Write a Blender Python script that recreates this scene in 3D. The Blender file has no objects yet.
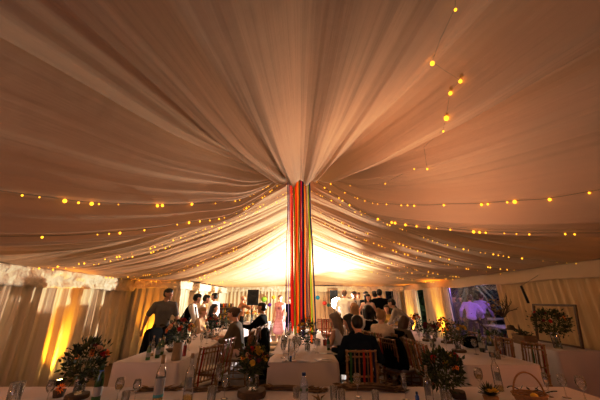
import bpy, math, random
from mathutils import Vector, Matrix, noise
R = math.radians
rnd = random.Random(7)
sc = bpy.context.scene
COL = sc.collection

# ------------------------------------------------------------------ camera
TH = R(20.3); F = 270.0; EYE = 1.5
cam = bpy.data.cameras.new('camera'); cam.sensor_width = 36; cam.lens = 36 * F / 600
cam.clip_start = .05; cam.clip_end = 200
camo = bpy.data.objects.new('camera', cam); COL.objects.link(camo)
camo.location = (0, 0, EYE); camo.rotation_euler = (R(90) + TH, 0, 0)
sc.camera = camo
def ray(px, py):
    u = (px - 300) / F; v = (200 - py) / F
    return Vector((u, math.cos(TH) - v * math.sin(TH), math.sin(TH) + v * math.cos(TH)))
def on(px, py, z):                       # real point at height z seen at that spot of the photo
    r = ray(px, py); t = (z - EYE) / r.z
    return Vector((r.x * t, r.y * t, z))
def at(px, py, Y):                       # real point at distance Y
    r = ray(px, py); t = Y / r.y
    return Vector((r.x * t, Y, EYE + r.z * t))
def colx(px, Y, z=1.2):
    return (px - 300) / F * (Y * math.cos(TH) + (z - EYE) * math.sin(TH))

# ------------------------------------------------------------------ materials
M = {}
def nt(name):
    m = bpy.data.materials.new(name); m.use_nodes = True
    n = m.node_tree.nodes; return m, n, m.node_tree.links, n['Principled BSDF']
def mat(name, col, rough=.7, var=.12, scale=12, metal=0, spec=.3, bump=0, bscale=60, emit=0, ecol=None, sheen=0):
    m, n, l, b = nt(name)
    b.inputs['Roughness'].default_value = rough
    b.inputs['Metallic'].default_value = metal
    b.inputs['Specular IOR Level'].default_value = spec
    tc = n.new('ShaderNodeTexCoord')
    if var > 0:
        no = n.new('ShaderNodeTexNoise'); no.inputs['Scale'].default_value = scale; no.inputs['Detail'].default_value = 4
        l.new(tc.outputs['Object'], no.inputs['Vector'])
        mx = n.new('ShaderNodeMix'); mx.data_type = 'RGBA'
        mx.inputs[6].default_value = (*[c * (1 - var) for c in col], 1)
        mx.inputs[7].default_value = (*[min(1, c * (1 + var)) for c in col], 1)
        l.new(no.outputs['Fac'], mx.inputs[0]); l.new(mx.outputs[2], b.inputs['Base Color'])
    else:
        b.inputs['Base Color'].default_value = (*col, 1)
    if bump:
        nb = n.new('ShaderNodeTexNoise'); nb.inputs['Scale'].default_value = bscale; nb.inputs['Detail'].default_value = 3
        l.new(tc.outputs['Object'], nb.inputs['Vector'])
        bp = n.new('ShaderNodeBump'); bp.inputs['Strength'].default_value = 1; bp.inputs['Distance'].default_value = bump
        l.new(nb.outputs['Fac'], bp.inputs['Height']); l.new(bp.outputs['Normal'], b.inputs['Normal'])
    if emit:
        b.inputs['Emission Color'].default_value = (*(ecol or col), 1)
        b.inputs['Emission Strength'].default_value = emit
    M[name] = m
    return m
def glassmat(name, tint=(1, 1, 1), base=.08, rough=.02, dens=0.0, body=None, fr=.75):
    """thin glass: see-through with fresnel reflection"""
    m = bpy.data.materials.new(name); m.use_nodes = True
    n = m.node_tree.nodes; l = m.node_tree.links; n.clear()
    o = n.new('ShaderNodeOutputMaterial'); t = n.new('ShaderNodeBsdfTransparent'); t.inputs[0].default_value = (*tint, 1)
    g = n.new('ShaderNodeBsdfGlossy'); g.inputs['Roughness'].default_value = rough; g.inputs[0].default_value = (1, 1, 1, 1)
    lw = n.new('ShaderNodeLayerWeight'); lw.inputs[0].default_value = .25
    ma = n.new('ShaderNodeMath'); ma.operation = 'MULTIPLY_ADD'; ma.inputs[1].default_value = fr; ma.inputs[2].default_value = base
    l.new(lw.outputs['Fresnel'], ma.inputs[0])
    mx = n.new('ShaderNodeMixShader'); l.new(ma.outputs[0], mx.inputs[0])
    if dens:
        d = n.new('ShaderNodeBsdfDiffuse'); d.inputs[0].default_value = (*(body or tint), 1)
        m2 = n.new('ShaderNodeMixShader'); m2.inputs[0].default_value = dens
        l.new(t.outputs[0], m2.inputs[1]); l.new(d.outputs[0], m2.inputs[2]); l.new(m2.outputs[0], mx.inputs[1])
    else:
        l.new(t.outputs[0], mx.inputs[1])
    l.new(g.outputs[0], mx.inputs[2]); l.new(mx.outputs[0], o.inputs[0])
    M[name] = m; return m
def fabric(name, col, su=60, sv=1.2, bump=.02, var=.1, trans=.15, fine=0, usecoord='UV'):
    """draped lining: folds run along v; bump from noise stretched along the fold"""
    m, n, l, b = nt(name)
    b.inputs['Roughness'].default_value = .85; b.inputs['Specular IOR Level'].default_value = .15
    tc = n.new('ShaderNodeTexCoord'); mp = n.new('ShaderNodeMapping'); mp.inputs['Scale'].default_value = (su, sv, 1)
    l.new(tc.outputs[usecoord], mp.inputs[0])
    no = n.new('ShaderNodeTexNoise'); no.inputs['Scale'].default_value = 1; no.inputs['Detail'].default_value = 5; no.inputs['Roughness'].default_value = .55
    l.new(mp.outputs[0], no.inputs['Vector'])
    mx = n.new('ShaderNodeMix'); mx.data_type = 'RGBA'
    mx.inputs[6].default_value = (*[c * (1 - var) for c in col], 1); mx.inputs[7].default_value = (*[min(1, c * (1 + var)) for c in col], 1)
    l.new(no.outputs['Fac'], mx.inputs[0]); l.new(mx.outputs[2], b.inputs['Base Color'])
    bp = n.new('ShaderNodeBump'); bp.inputs['Strength'].default_value = 1; bp.inputs['Distance'].default_value = bump
    l.new(no.outputs['Fac'], bp.inputs['Height'])
    last = bp
    if fine:
        n2 = n.new('ShaderNodeTexNoise'); n2.inputs['Scale'].default_value = 9; n2.inputs['Detail'].default_value = 5
        l.new(tc.outputs['Object'], n2.inputs['Vector'])
        b2 = n.new('ShaderNodeBump'); b2.inputs['Distance'].default_value = fine; l.new(n2.outputs['Fac'], b2.inputs['Height'])
        l.new(bp.outputs['Normal'], b2.inputs['Normal']); last = b2
    l.new(last.outputs['Normal'], b.inputs['Normal'])
    if trans:
        tr = n.new('ShaderNodeBsdfTranslucent'); l.new(mx.outputs[2], tr.inputs[0])
        ms = n.new('ShaderNodeMixShader'); ms.inputs[0].default_value = trans
        l.new(b.outputs[0], ms.inputs[1]); l.new(tr.outputs[0], ms.inputs[2])
        l.new(ms.outputs[0], n['Material Output'].inputs[0])
    M[name] = m; return m

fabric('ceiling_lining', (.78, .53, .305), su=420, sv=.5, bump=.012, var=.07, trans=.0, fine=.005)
fabric('wall_lining', (.76, .63, .43), su=14, sv=.25, bump=.03, var=.08, trans=.0)
fabric('valance_lining', (.80, .68, .50), su=7, sv=5, bump=.05, var=.05, trans=0, fine=.05)
fabric('wall_lining_warm_lit', (.62, .44, .22), su=10, sv=.2, bump=.03, var=.10, trans=0)  # right wall copy of the lining, its dim golden light put into the colour
fabric('valance_plain', (.68, .52, .32), su=2, sv=2, bump=.01, var=.05, trans=0)  # smoother copy, the dimmer light on the right put into its colour
fabric('sheer_curtain', (.8, .72, .6), su=30, sv=.3, bump=.02, trans=.25)
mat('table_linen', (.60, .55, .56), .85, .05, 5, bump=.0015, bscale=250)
mat('table_linen_warm_lit', (.56, .48, .43), .85, .06, 5, bump=.0015, bscale=250)  # same white linen with the warm light put into its colour
mat('chair_wood', (.25, .125, .05), .4, .25, 18)
mat('dark_wood', (.10, .05, .025), .5, .3, 14)
mat('rustic_wood', (.20, .11, .055), .7, .35, 9, bump=.003, bscale=30)
mat('bark', (.09, .055, .03), .95, .4, 20, bump=.01, bscale=40)
mat('log_face', (.13, .075, .04), .8, .3, 25)
mat('cushion', (.62, .55, .44), .85, .08)
mat('black_cloth', (.004, .004, .0045), .95, .3, 15, spec=.03)
mat('navy_cloth', (.008, .012, .020), .95, .3, 15, spec=.05)
mat('black_plastic', (.012, .012, .013), .45, .1)
mat('speaker_grille', (.02, .02, .022), .6, .2, 200, bump=.003, bscale=300)
mat('metal', (.4, .4, .42), .3, .05, metal=1)
mat('shirt_white', (.75, .75, .76), .8, .05)
mat('shirt_grey', (.12, .105, .095), .85, .3, 60)
mat('shirt_check', (.33, .27, .21), .85, .35, 40)
mat('top_beige', (.50, .35, .22), .85, .1)
mat('top_olive', (.10, .07, .04), .9, .15)
mat('top_brown_pattern', (.30, .13, .05), .85, .7, 22)
mat('lace_cream', (.66, .55, .42), .85, .25, 50)
mat('dress_pink', (.50, .26, .27), .8, .45, 14)
mat('dress_blush', (.62, .47, .42), .8, .15)
mat('mustard', (.42, .27, .06), .85, .2)
mat('shirt_lilac_lit', (.62, .45, .85), .85, .15, 10)  # lilac light of the garden put into the shirt colour
mat('trouser_dark', (.008, .007, .006), .95, .2, spec=.05)
mat('trouser_brown', (.045, .032, .022), .9, .2, spec=.05)
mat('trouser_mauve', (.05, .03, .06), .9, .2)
mat('shoe', (.02, .012, .01), .4, .1)
mat('skin', (.60, .34, .23), .55, .06, 20)
mat('skin_tan', (.42, .22, .13), .55, .06, 20)
mat('eye_white', (.8, .78, .75), .3, 0)
mat('eye_dark', (.03, .02, .015), .2, 0)
mat('lips', (.45, .16, .13), .5, 0)
mat('hair_black', (.010, .008, .007), .45, .3, 40)
mat('hair_brown', (.07, .035, .018), .5, .3, 40)
mat('hair_greybrown', (.20, .14, .10), .5, .35, 40)
mat('hair_grey', (.28, .25, .22), .6, .3, 40)
mat('hair_blonde', (.34, .19, .08), .5, .3, 40)
mat('leaf', (.022, .034, .007), .6, .4, 20)
mat('leaf_light', (.07, .085, .02), .6, .4, 20)
mat('stem', (.06, .09, .03), .7, .2)
mat('wheat', (.30, .18, .08), .9, .5, 30)
mat('wheat_dark', (.10, .055, .025), .9, .4, 30)
mat('hessian', (.30, .21, .13), .95, .2, 60, bump=.004, bscale=120)
mat('ceramic', (.30, .24, .19), .6, .15)
for k, c in dict(orange=(.85, .22, .02), yellow=(.85, .55, .06), red=(.55, .015, .015), peach=(.85, .48, .26), burgundy=(.16, .01, .02), cream=(.8, .68, .45), purple=(.18, .04, .30)).items():
    mat('petal_' + k, tuple(v * .95 for v in c), .7, .15, 30)
RIB = dict(red=(.80, .03, .012), maroon=(.30, .012, .016), orange=(.95, .17, .012), lime=(.38, .52, .03), navy=(.018, .012, .09), gold=(.9, .52, .08), cream=(.80, .58, .38), lilac=(.32, .25, .5), olive=(.16, .17, .03), pink=(.7, .2, .25), green=(.06, .22, .04))
for k, c in RIB.items():
    m_ = mat('ribbon_' + k, c, .5, .05, spec=.4); n_ = m_.node_tree.nodes; tr = n_.new('ShaderNodeBsdfTranslucent'); tr.inputs[0].default_value = (*[min(1, v * 1.2) for v in c], 1)
    ms = n_.new('ShaderNodeMixShader'); ms.inputs[0].default_value = .45; m_.node_tree.links.new(n_['Principled BSDF'].outputs[0], ms.inputs[1]); m_.node_tree.links.new(tr.outputs[0], ms.inputs[2]); m_.node_tree.links.new(ms.outputs[0], n_['Material Output'].inputs[0])
for k, c in RIB.items(): mat('tie_' + k, tuple(v * .42 for v in c), .6, .05)
for k, c in dict(green=(.25, .45, .05), purple=(.12, .03, .22), yellow=(.8, .45, .05), blue=(.03, .3, .5), red=(.8, .1, .08), teal=(.05, .25, .22)).items(): mat('pom_' + k, c, .8, .15, 30)
glassmat('clear_glass', (.93, .93, .92), .10, rough=.05, fr=.8)
glassmat('green_glass', (.10, .42, .12), .08, dens=.45, body=(.01, .10, .015))
glassmat('dark_green_glass', (.04, .12, .04), .10, dens=.8, body=(.006, .025, .008))
glassmat('pet_plastic', (.85, .90, .96), .12, dens=.25, body=(.7, .75, .85))
glassmat('white_wine', (.95, .78, .35), .05, dens=.25, body=(.7, .5, .15))
glassmat('dark_drink', (.2, .08, .03), .05, dens=.7, body=(.05, .02, .01))
glassmat('red_glass', (.5, .05, .05), .08, dens=.6, body=(.35, .02, .02))
glassmat('clear_pvc', (.93, .90, .97), 0, rough=.02, dens=.004, fr=.15, body=(.5, .45, .6))
mat('paper_label', (.33, .34, .33), .7, .05)
mat('teal_label', (.08, .32, .34), .7, .1)
mat('blue_cap', (.01, .03, .12), .4, .1)
mat('blue_plastic', (.02, .09, .35), .4, .1)
mat('foil', (.30, .20, .10), .35, .2, metal=.6)
mat('cork', (.35, .22, .12), .8, .2)
mat('candle_wax', (.8, .78, .8), .5, .05)
mat('wicker', (.33, .16, .06), .7, .35, 60, bump=.003, bscale=150)
mat('floorboards', (.10, .06, .04), .6, .35, 3)
mat('grass', (.02, .035, .012), .95, .4, 4)
mat('fir', (.03, .055, .022), .9, .5, 6)
mat('palm', (.20, .24, .16), .8, .3, 6)
mat('bench_wood', (.22, .17, .17), .8, .2)
mat('bulb_glow', (1, .62, .08), .5, 0, emit=2.2, ecol=(1, .50, .03))
M['bulb_glow'].cycles.emission_sampling = 'NONE'
mat('uplight_glow', (1, .8, .4), .5, 0, emit=30, ecol=(1, .75, .25)); M['uplight_glow'].cycles.emission_sampling = 'NONE'
mat('flash_glow', (1, 1, 1), .5, 0, emit=40, ecol=(1, 1, 1)); M['flash_glow'].cycles.emission_sampling = 'NONE'
mat('wire', (.14, .10, .06), .6, 0)

# ------------------------------------------------------------------ mesh builder
class MB:
    def __init__(s): s.v = []; s.f = []; s.m = []; s.uv = None
    def add(s, vs, fs, mi=0):
        o = len(s.v); s.v += [tuple(v) for v in vs]; s.f += [tuple(i + o for i in f) for f in fs]; s.m += [mi] * len(fs); return s
    def box(s, c, d, mi=0, rz=0, mtx=None):
        x, y, z = d[0] / 2, d[1] / 2, d[2] / 2
        vs = [Vector((a * x, b * y, e * z)) for a in (-1, 1) for b in (-1, 1) for e in (-1, 1)]
        q = mtx if mtx else Matrix.Rotation(rz, 3, 'Z')
        vs = [q @ v + Vector(c) for v in vs]
        return s.add(vs, [(0, 1, 3, 2), (4, 6, 7, 5), (0, 4, 5, 1), (2, 3, 7, 6), (0, 2, 6, 4), (1, 5, 7, 3)], mi)
    def lathe(s, prof, c=(0, 0, 0), n=16, mi=0, ax=None, cap=True):
        c = Vector(c); q = Vector((0, 0, 1)).rotation_difference(Vector(ax).normalized()) if ax is not None else None
        vs = []
        for r, z in prof:
            for k in range(n):
                a = 2 * math.pi * k / n; v = Vector((r * math.cos(a), r * math.sin(a), z))
                vs.append((q @ v if q else v) + c)
        fs = [(i * n + k, i * n + (k + 1) % n, (i + 1) * n + (k + 1) % n, (i + 1) * n + k) for i in range(len(prof) - 1) for k in range(n)]
        if cap:
            if prof[0][0] > 1e-5: fs.append(tuple(range(n))[::-1])
            if prof[-1][0] > 1e-5: fs.append(tuple((len(prof) - 1) * n + k for k in range(n)))
        return s.add(vs, fs, mi)
    def tube(s, pts, r, n=6, mi=0, cap=True, closed=False):
        pts = [Vector(p) for p in pts]; N = len(pts)
        rs = r if isinstance(r, (list, tuple)) else [r] * N
        vs = []; up = None
        for i, p in enumerate(pts):
            if closed: t = pts[(i + 1) % N] - pts[i - 1]
            else: t = pts[min(i + 1, N - 1)] - pts[max(i - 1, 0)]
            t = t.normalized() if t.length > 1e-9 else Vector((0, 0, 1))
            if up is None: up = t.orthogonal().normalized()
            up = (up - t * up.dot(t))
            up = up.normalized() if up.length > 1e-6 else t.orthogonal().normalized()
            w = t.cross(up)
            for k in range(n):
                a = 2 * math.pi * k / n; vs.append(p + (up * math.cos(a) + w * math.sin(a)) * rs[i])
        rows = N if closed else N - 1
        fs = [(i * n + k, i * n + (k + 1) % n, ((i + 1) % N) * n + (k + 1) % n, ((i + 1) % N) * n + k) for i in range(rows) for k in range(n)]
        if cap and not closed: fs += [tuple(range(n))[::-1], tuple((N - 1) * n + k for k in range(n))]
        return s.add(vs, fs, mi)
    def ball(s, c, r, n=10, m=7, mi=0, sc3=(1, 1, 1), rot=None):
        c = Vector(c); vs = []; fs = []
        for i in range(m + 1):
            t = math.pi * i / m
            for k in range(n):
                a = 2 * math.pi * k / n
                v = Vector((math.sin(t) * math.cos(a) * r * sc3[0], math.sin(t) * math.sin(a) * r * sc3[1], math.cos(t) * r * sc3[2]))
                vs.append((rot @ v if rot else v) + c)
        for i in range(m):
            for k in range(n): fs.append((i * n + k, (i + 1) * n + k, (i + 1) * n + (k + 1) % n, i * n + (k + 1) % n))
        return s.add(vs, fs, mi)
    def capsule(s, a, ra, b, rb, n=12, mi=0):
        a = Vector(a); b = Vector(b); d = b - a
        if d.length < 1e-6: return s.ball(a, max(ra, rb), n, 8, mi)
        t = d.normalized(); pts = []; rs = []
        for k in range(5):
            an = R(85 - 85 * k / 4); pts.append(a - t * ra * math.sin(an)); rs.append(max(ra * math.cos(an), 1e-4))
        for k in range(5):
            an = R(85 * k / 4); pts.append(b + t * rb * math.sin(an)); rs.append(max(rb * math.cos(an), 1e-4))
        return s.tube(pts, rs, n, mi)
    def grid(s, fn, nu, nv, mi=0, uv=None, closed_u=False):
        o = len(s.v)
        cu = nu if closed_u else nu + 1
        for j in range(nv + 1):
            for i in range(cu): s.v.append(tuple(fn(i / nu, j / nv)))
        for j in range(nv):
            for i in range(nu):
                a = o + j * cu + i; b = o + j * cu + (i + 1) % cu
                s.f.append((a, b, b + cu, a + cu)); s.m.append(mi)
        return s
    def mesh(s, name, mats, smooth=True):
        me = bpy.data.meshes.new(name); me.from_pydata(s.v, [], s.f)
        for m in (mats if isinstance(mats, (list, tuple)) else [mats]): me.materials.append(M[m] if isinstance(m, str) else m)
        me.polygons.foreach_set('material_index', s.m)
        if smooth: me.polygons.foreach_set('use_smooth', [True] * len(me.polygons))
        me.update(); return me
    def build(s, name, mats, parent=None, smooth=True, loc=None):
        return link(name, s.mesh(name, mats, smooth), parent, loc)
def link(name, me, parent=None, loc=None, rot=None):
    o = bpy.data.objects.new(name, me); COL.objects.link(o)
    if parent: o.parent = parent
    if loc is not None: o.location = loc
    if rot is not None: o.rotation_euler = rot
    return o
def tag(o, label=None, cat=None, group=None, kind=None):
    if label: o['label'] = label
    if cat: o['category'] = cat
    if group: o['group'] = group
    if kind: o['kind'] = kind
    return o
def thing(name, label, cat, loc=(0, 0, 0), rz=0, group=None):
    o = bpy.data.objects.new(name, None); COL.objects.link(o); o.empty_display_size = .1
    o.location = loc; o.rotation_euler = (0, 0, rz)
    return tag(o, label, cat, group)
KIDS = {}
def copy_tree(o, parent=None):
    c = o.copy(); COL.objects.link(c)
    if parent: c.parent = parent
    for ch in list(o.children): copy_tree(ch, c)
    return c
def solidify(o, t):
    m = o.modifiers.new('thickness', 'SOLIDIFY'); m.thickness = t; m.offset = 0; return o
def n1(x, seed=0.0): return noise.noise(Vector((x, seed * 7.13 + .37, seed * 3.7)))
def sstep(a, b, x):
    t = min(1, max(0, (x - a) / (b - a))); return t * t * (3 - 2 * t)

# ------------------------------------------------------------------ ceiling lining: near bays gathered at one peak, rear bays hung across from the ridge
PX, PY, PZ = 0.0, 5.5, 4.17
XL, XR, YB, YF = -4.9, 4.9, -2.5, 13.3
ZL, ZR = 2.04, 2.13
YS = 4.3                              # eave position where the fan of the peak ends
LS = YF - YB; LB = XR - XL; PER = 2 * LS + LB
def lerp_tab(tab, x):
    for (x0, y0), (x1, y1) in zip(tab, tab[1:]):
        if x <= x1: return y0 + (y1 - y0) * max(0, (x - x0) / (x1 - x0))
    return tab[-1][1]
def ridge(Yc): return lerp_tab([(5.5, PZ), (7, 3.98), (9, 3.8), (10.5, 3.45), (12, 2.75), (13.3, 2.12)], Yc)
XN = -3.42                            # the rear of the marquee is narrower on the left
def xleft(y): return XL + (XN - XL) * sstep(7.92, 8.12, y)
def perim(q):                         # eave point, ridge point, eave height, kind
    if q < LS: y = YF - q; x = xleft(y)
    elif q < LS + LB: x, y = XL + (q - LS), YB
    else: x, y = XR, YB + (q - LS - LB)
    side = ZL + (ZR - ZL) * (x - XL) / (XR - XL)
    back = LS < q < LS + LB
    zb = 3.30 - (3.30 - side) * abs(x / XR) ** 2.2 if back else side
    Yc = PY + max(0, (y - YS)) / (YF - YS) * (YF - PY)
    return x, y, Yc, zb
EB = [0, .9, 1.8, 2.75, 3.7, 4.7, 5.7, 6.8, 7.9, 9.0, 10.2, 11.4, 13.1, LS + .9]
PANELS = EB[:-1] + [LS + 1.75, LS + LB - 1.55] + [LS + LB + (LS - e) for e in EB[:-1]][::-1]
def panel(q):
    for a, b in zip(PANELS, PANELS[1:]):
        if a <= q < b: return (q - a) / (b - a), b - a, 1.0 if a == LS + 1.75 else 0.0
    return 0, 1, 0
def sag(q, s): return 0
def ceil(q, s):
    x, y, Yc, zb = perim(q)
    px, py = PX + (x - PX) * s, Yc + (y - Yc) * s
    r = math.hypot(px - PX, py - Yc)
    near = 1 - sstep(4.0, 5.2, y)
    vec = math.hypot(x, y - Yc); back = sstep(.25, .9, (Yc - y) / vec)
    p = 1.55 + 1.5 * back
    z0 = ridge(Yc) + .04 * 0
    se = s
    if x < 0 and y > 5.8: se = min(1, s * abs(x) / (4.9 - 1.48 * sstep(5.8, 8.0, y)))
    z = zb + (z0 - zb) * (1 - se) ** p + .42 * near * math.exp(-r / .22) * (1 - s)
    t, w, front = panel(q)
    bil = math.sin(math.pi * t)
    bil = max(bil, 0) ** (.6 if near > .5 else 1.0)
    if front: amp = .62
    elif near > .5: amp = .15 * min(w, 3.2)
    else: amp = .085 * w
    env = sstep(.05, (1.9 if front else 2.2), r) * (1 - sstep(.55, 1, s) * .8)
    if near < .5: env = (.35 + .65 * sstep(0, 1.5, r)) * (1 - sstep(.6, 1, s) * .8)
    z -= amp * bil * env
    if near > .01:
        g = abs(n1(q * 1.1, 1)) * .30 * sstep(0, 1.2, r) + abs(n1(q * 3.2 + s, 2)) * .15 * sstep(0, .45, r) * (1 - .75 * sstep(1.5, 4.5, r)) \
            + abs(n1(q * 8 + s * .6, 3)) * .05 * sstep(.02, .3, r) * (1 - .8 * sstep(.8, 3.5, r)) + n1(q * 16, 4) * .008 * sstep(.1, .6, r)
    else: g = 0
    if front: g = g * .75 + n1(q * 1.5 + 40, 12) * .20 * sstep(.1, 1.3, r) * (1 - .3 * sstep(2, 6, r))
    if near < .99:
        h = abs(n1(q * 2.6 + .5 * s, 6)) * .075 + abs(n1(q * 7 + .8 * s, 7)) * .05 + n1(q * 17 + s, 8) * .016
        g = g * near + h * (1 - near) * (.55 + .45 * math.sin(math.pi * min(1, s * 1.1)))
    z += g * (1 - .7 * sstep(.8, 1, s))
    z += .03 * noise.noise(Vector((px * 1.1, py * 1.1, 5))) * env
    z = z if s < .97 else z + (zb - z) * (s - .97) / .03
    return Vector((px, py, z))
NP, NR = 1700, 84
b = MB()
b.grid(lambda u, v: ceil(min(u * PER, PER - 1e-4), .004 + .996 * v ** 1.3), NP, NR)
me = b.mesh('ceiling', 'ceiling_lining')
uvl = me.uv_layers.new(name='UVMap')
vi = [0] * len(me.loops); me.loops.foreach_get('vertex_index', vi)
co = []
for i in vi:
    j, k = divmod(i, NP + 1); co += [k / NP, (j / NR) * 6]
uvl.data.foreach_set('uv', co)
ceiling = tag(link('ceiling', me), kind='structure')
# outer canvas roof of the marquee, keeps the night sky out
b = MB(); rf = []
b.add([(XL - .3, YB - .3, 2.3), (XR + .3, YB - .3, 2.3), (XR + .3, YF + .3, 2.3), (XL - .3, YF + .3, 2.3), (0, YB - .3, 5.2), (0, YF - 2.5, 5.2)],
      [(0, 4, 5, 3), (1, 2, 5, 4), (2, 3, 5), (0, 1, 4)])
tag(b.build('ceiling_canvas', 'wall_lining', smooth=False), kind='structure')

# ------------------------------------------------------------------ walls, valances
def drape(p0, p1, z0, z1, amp=.05, wl=.22, seed=1, nz=14, flare=.0, lean=0.0):
    """pleated hanging cloth between two ground points, facing left-hand normal"""
    p0 = Vector((*p0, 0)); p1 = Vector((*p1, 0)); d = p1 - p0; L = d.length; d.normalize(); nrm = Vector((-d.y, d.x, 0))
    nu = max(24, int(L / .03))
    b = MB()
    def fn(u, v):
        x = u * L; z = z1 + (z0 - z1) * v
        k = x / wl + .9 * n1(x * .9, seed + .1)
        a = amp * (.45 + .55 * v) * (1 + .6 * n1(x * 1.3, seed + .2))
        off = a * math.sin(2 * math.pi * k) + a * .5 * math.sin(2 * math.pi * k * 2.3 + 1 + 2 * n1(x, seed)) + amp * .8 * n1(x * .8 + v * .8, seed + .5) * v + n1(x * 14, seed + .9) * amp * .3
        return p0 + d * (x + .02 * math.sin(2 * math.pi * k + 1) * v) + nrm * (off + flare * v) + Vector((0, 0, z))
    b.grid(fn, nu, nz)
    return b, L
def uvgrid(me, nu, nv, L, H):
    uvl = me.uv_layers.new(name='UVMap'); vi = [0] * len(me.loops); me.loops.foreach_get('vertex_index', vi); co = []
    for i in vi:
        j, k = divmod(i, nu + 1); co += [k / nu * L, j / nv * H]
    uvl.data.foreach_set('uv', co)
def wall(name, p0, p1, z0, z1, m='wall_lining', kind='structure', nz=14, **kw):
    b, L = drape(p0, p1, z0, z1, nz=nz, **kw); me = b.mesh(name, m); uvgrid(me, max(24, int(L / .03)), nz, L, z1 - z0)
    o = link(name, me)
    if kind: tag(o, kind=kind)
    return o
def valance(name, p0, p1, zt, zb_, seed=1, out=.07, crump=.03, m='valance_lining'):
    p0 = Vector((*p0, 0)); p1 = Vector((*p1, 0)); d = p1 - p0; L = d.length; d.normalize(); nrm = Vector((-d.y, d.x, 0))
    nu = int(L / .035); nv = 10; b = MB()
    def fn(u, v):
        x = u * L
        o = out * (1 if v > .04 else .3) + crump * noise.noise(Vector((x * 2.2, v * 2.2, seed))) + crump * .7 * noise.noise(Vector((x * 6, v * 4, seed + 3)))
        z = zt + (zb_ - zt) * v + (.015 * math.sin(x * 3.1 + seed) + .012 * n1(x * 5, seed)) * v
        return p0 + d * x + nrm * o + Vector((0, 0, z))
    b.grid(fn, nu, nv); me = b.mesh(name, m); uvgrid(me, nu, nv, L, zt - zb_)
    return tag(solidify(link(name, me), .01), kind='structure')
# left wall : the front stretch hangs a little inside the rear one
wall('wall_left', (-4.78, 8.05), (-4.78, -2.5), 0, 2.02, seed=2, amp=.055, wl=.27, nz=26, flare=.05)
wall('wall_left_return', (-3.38, 8.08), (-4.85, 8.08), 0, 2.02, seed=31, amp=.06, wl=.21, nz=20)
wall('wall_left_rear', (-3.47, 13.35), (-3.47, 8.0), 0, 2.02, seed=3, amp=.05, wl=.2)
valance('trim_1', (-4.80, 8.02), (-4.80, -2.5), 2.06, 1.72, seed=2, out=.12, crump=.07)
valance('trim_2', (-3.44, 13.3), (-3.44, 8.0), 2.03, 1.78, seed=5, out=.06)
valance('trim_5', (-3.40, 8.06), (-4.8, 8.06), 2.05, 1.80, seed=6, out=.06)
# right wall, with two openings
wall('wall_right', (4.97, -2.5), (4.97, 7.15), 0, 2.1, seed=7, amp=.028, wl=.16, m='wall_lining_warm_lit')
wall('wall_right_rear', (4.97, 9.55), (4.97, 11.25), 0, 2.1, seed=9, amp=.07, wl=.2, m='wall_lining')
wall('wall_right_corner', (4.97, 12.1), (4.97, 13.35), 0, 2.1, seed=10, amp=.06, wl=.16)
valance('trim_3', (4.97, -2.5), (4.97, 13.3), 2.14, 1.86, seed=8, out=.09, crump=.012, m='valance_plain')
# far wall
wall('wall_far', (4.0, 13.35), (-5.0, 13.35), 0, 2.14, seed=12, amp=.035, wl=.17)
wall('wall_far_corner', (5.0, 13.35), (4.62, 13.35), 0, 2.14, seed=13, amp=.04, wl=.17)
valance('trim_4', (5.0, 13.3), (-5.0, 13.3), 2.12, 1.86, seed=11, out=.10)
wall('wall_near', (-5.0, -2.5), (5.0, -2.5), 0, 3.4, seed=14, amp=.05, wl=.3)
b = MB(); b.box((0, 5.4, -.02), (10.2, 16.2, .04))
tag(b.build('floor', 'floorboards', smooth=False), kind='structure')
b = MB(); b.box((0, 18, -.06), (80, 70, .04))
tag(b.build('ground', 'grass', smooth=False), kind='structure')
# floor board joints
# window panes (clear sheet) with slim frame
def pane(name, c, d):
    root = tag(MB().box(c, d).build(name, 'clear_pvc', smooth=False), kind='structure'); return root
def window(name, x, y0, y1, z0, z1):
    w = tag(MB().box((x, (y0 + y1) / 2, (z0 + z1) / 2), (.004, y1 - y0, z1 - z0)).build(name, 'clear_pvc', smooth=False), kind='structure')
    b = MB(); t = .035
    for yy in (y0, y1): b.box((x, yy, (z0 + z1) / 2), (t, t, z1 - z0))
    for zz in (z0, z1): b.box((x, (y0 + y1) / 2, zz), (t, y1 - y0, t))
    b.build('window_frame', 'metal', w, smooth=False)
window('window_1', 5.02, 7.15, 9.55, .12, 1.9)
w = tag(MB().box((4.3, 13.4, 1.15), (.6, .004, 1.5)).build('window_2', 'clear_pvc', smooth=False), kind='structure')
b = MB()
for xx in (4.0, 4.3, 4.6): b.box((xx, 13.4, 1.15), (.03, .03, 1.5))
for zz in (.4, 1.15, 1.9): b.box((4.3, 13.4, zz), (.6, .03, .03))
b.build('window_frame', 'metal', w, smooth=False)
def curtain(label, p0, p1, z0, z1, seed, amp, wl, m='sheer_curtain', top=1.0, bot=1.0):
    b, L = drape(p0, p1, z0, z1, amp=amp, wl=wl, seed=seed); me = b.mesh('curtain', m); uvgrid(me, max(24, int(L / .03)), 14, L, z1 - z0)
    o = link('curtain', me); tag(o, label, 'curtain', 'curtains at the openings'); return o
curtain('gathered cream curtain glowing amber at the left edge of the large clear window', (4.86, 9.35), (4.84, 10.4), .02, 1.92, 21, .06, .2)
curtain('cream curtain strip hanging between the doorway and the amber gathered curtain', (4.86, 10.5), (4.86, 11.25), .02, 1.92, 22, .07, .19)
curtain('cream and grey striped curtain at the far side of the dark garden doorway', (4.86, 11.95), (4.7, 12.95), .02, 1.92, 23, .07, .2)
curtain('narrow cream curtain beside the small paned window in the far corner', (4.64, 13.2), (4.3, 13.22), .02, 1.92, 24, .04, .12)

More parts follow.
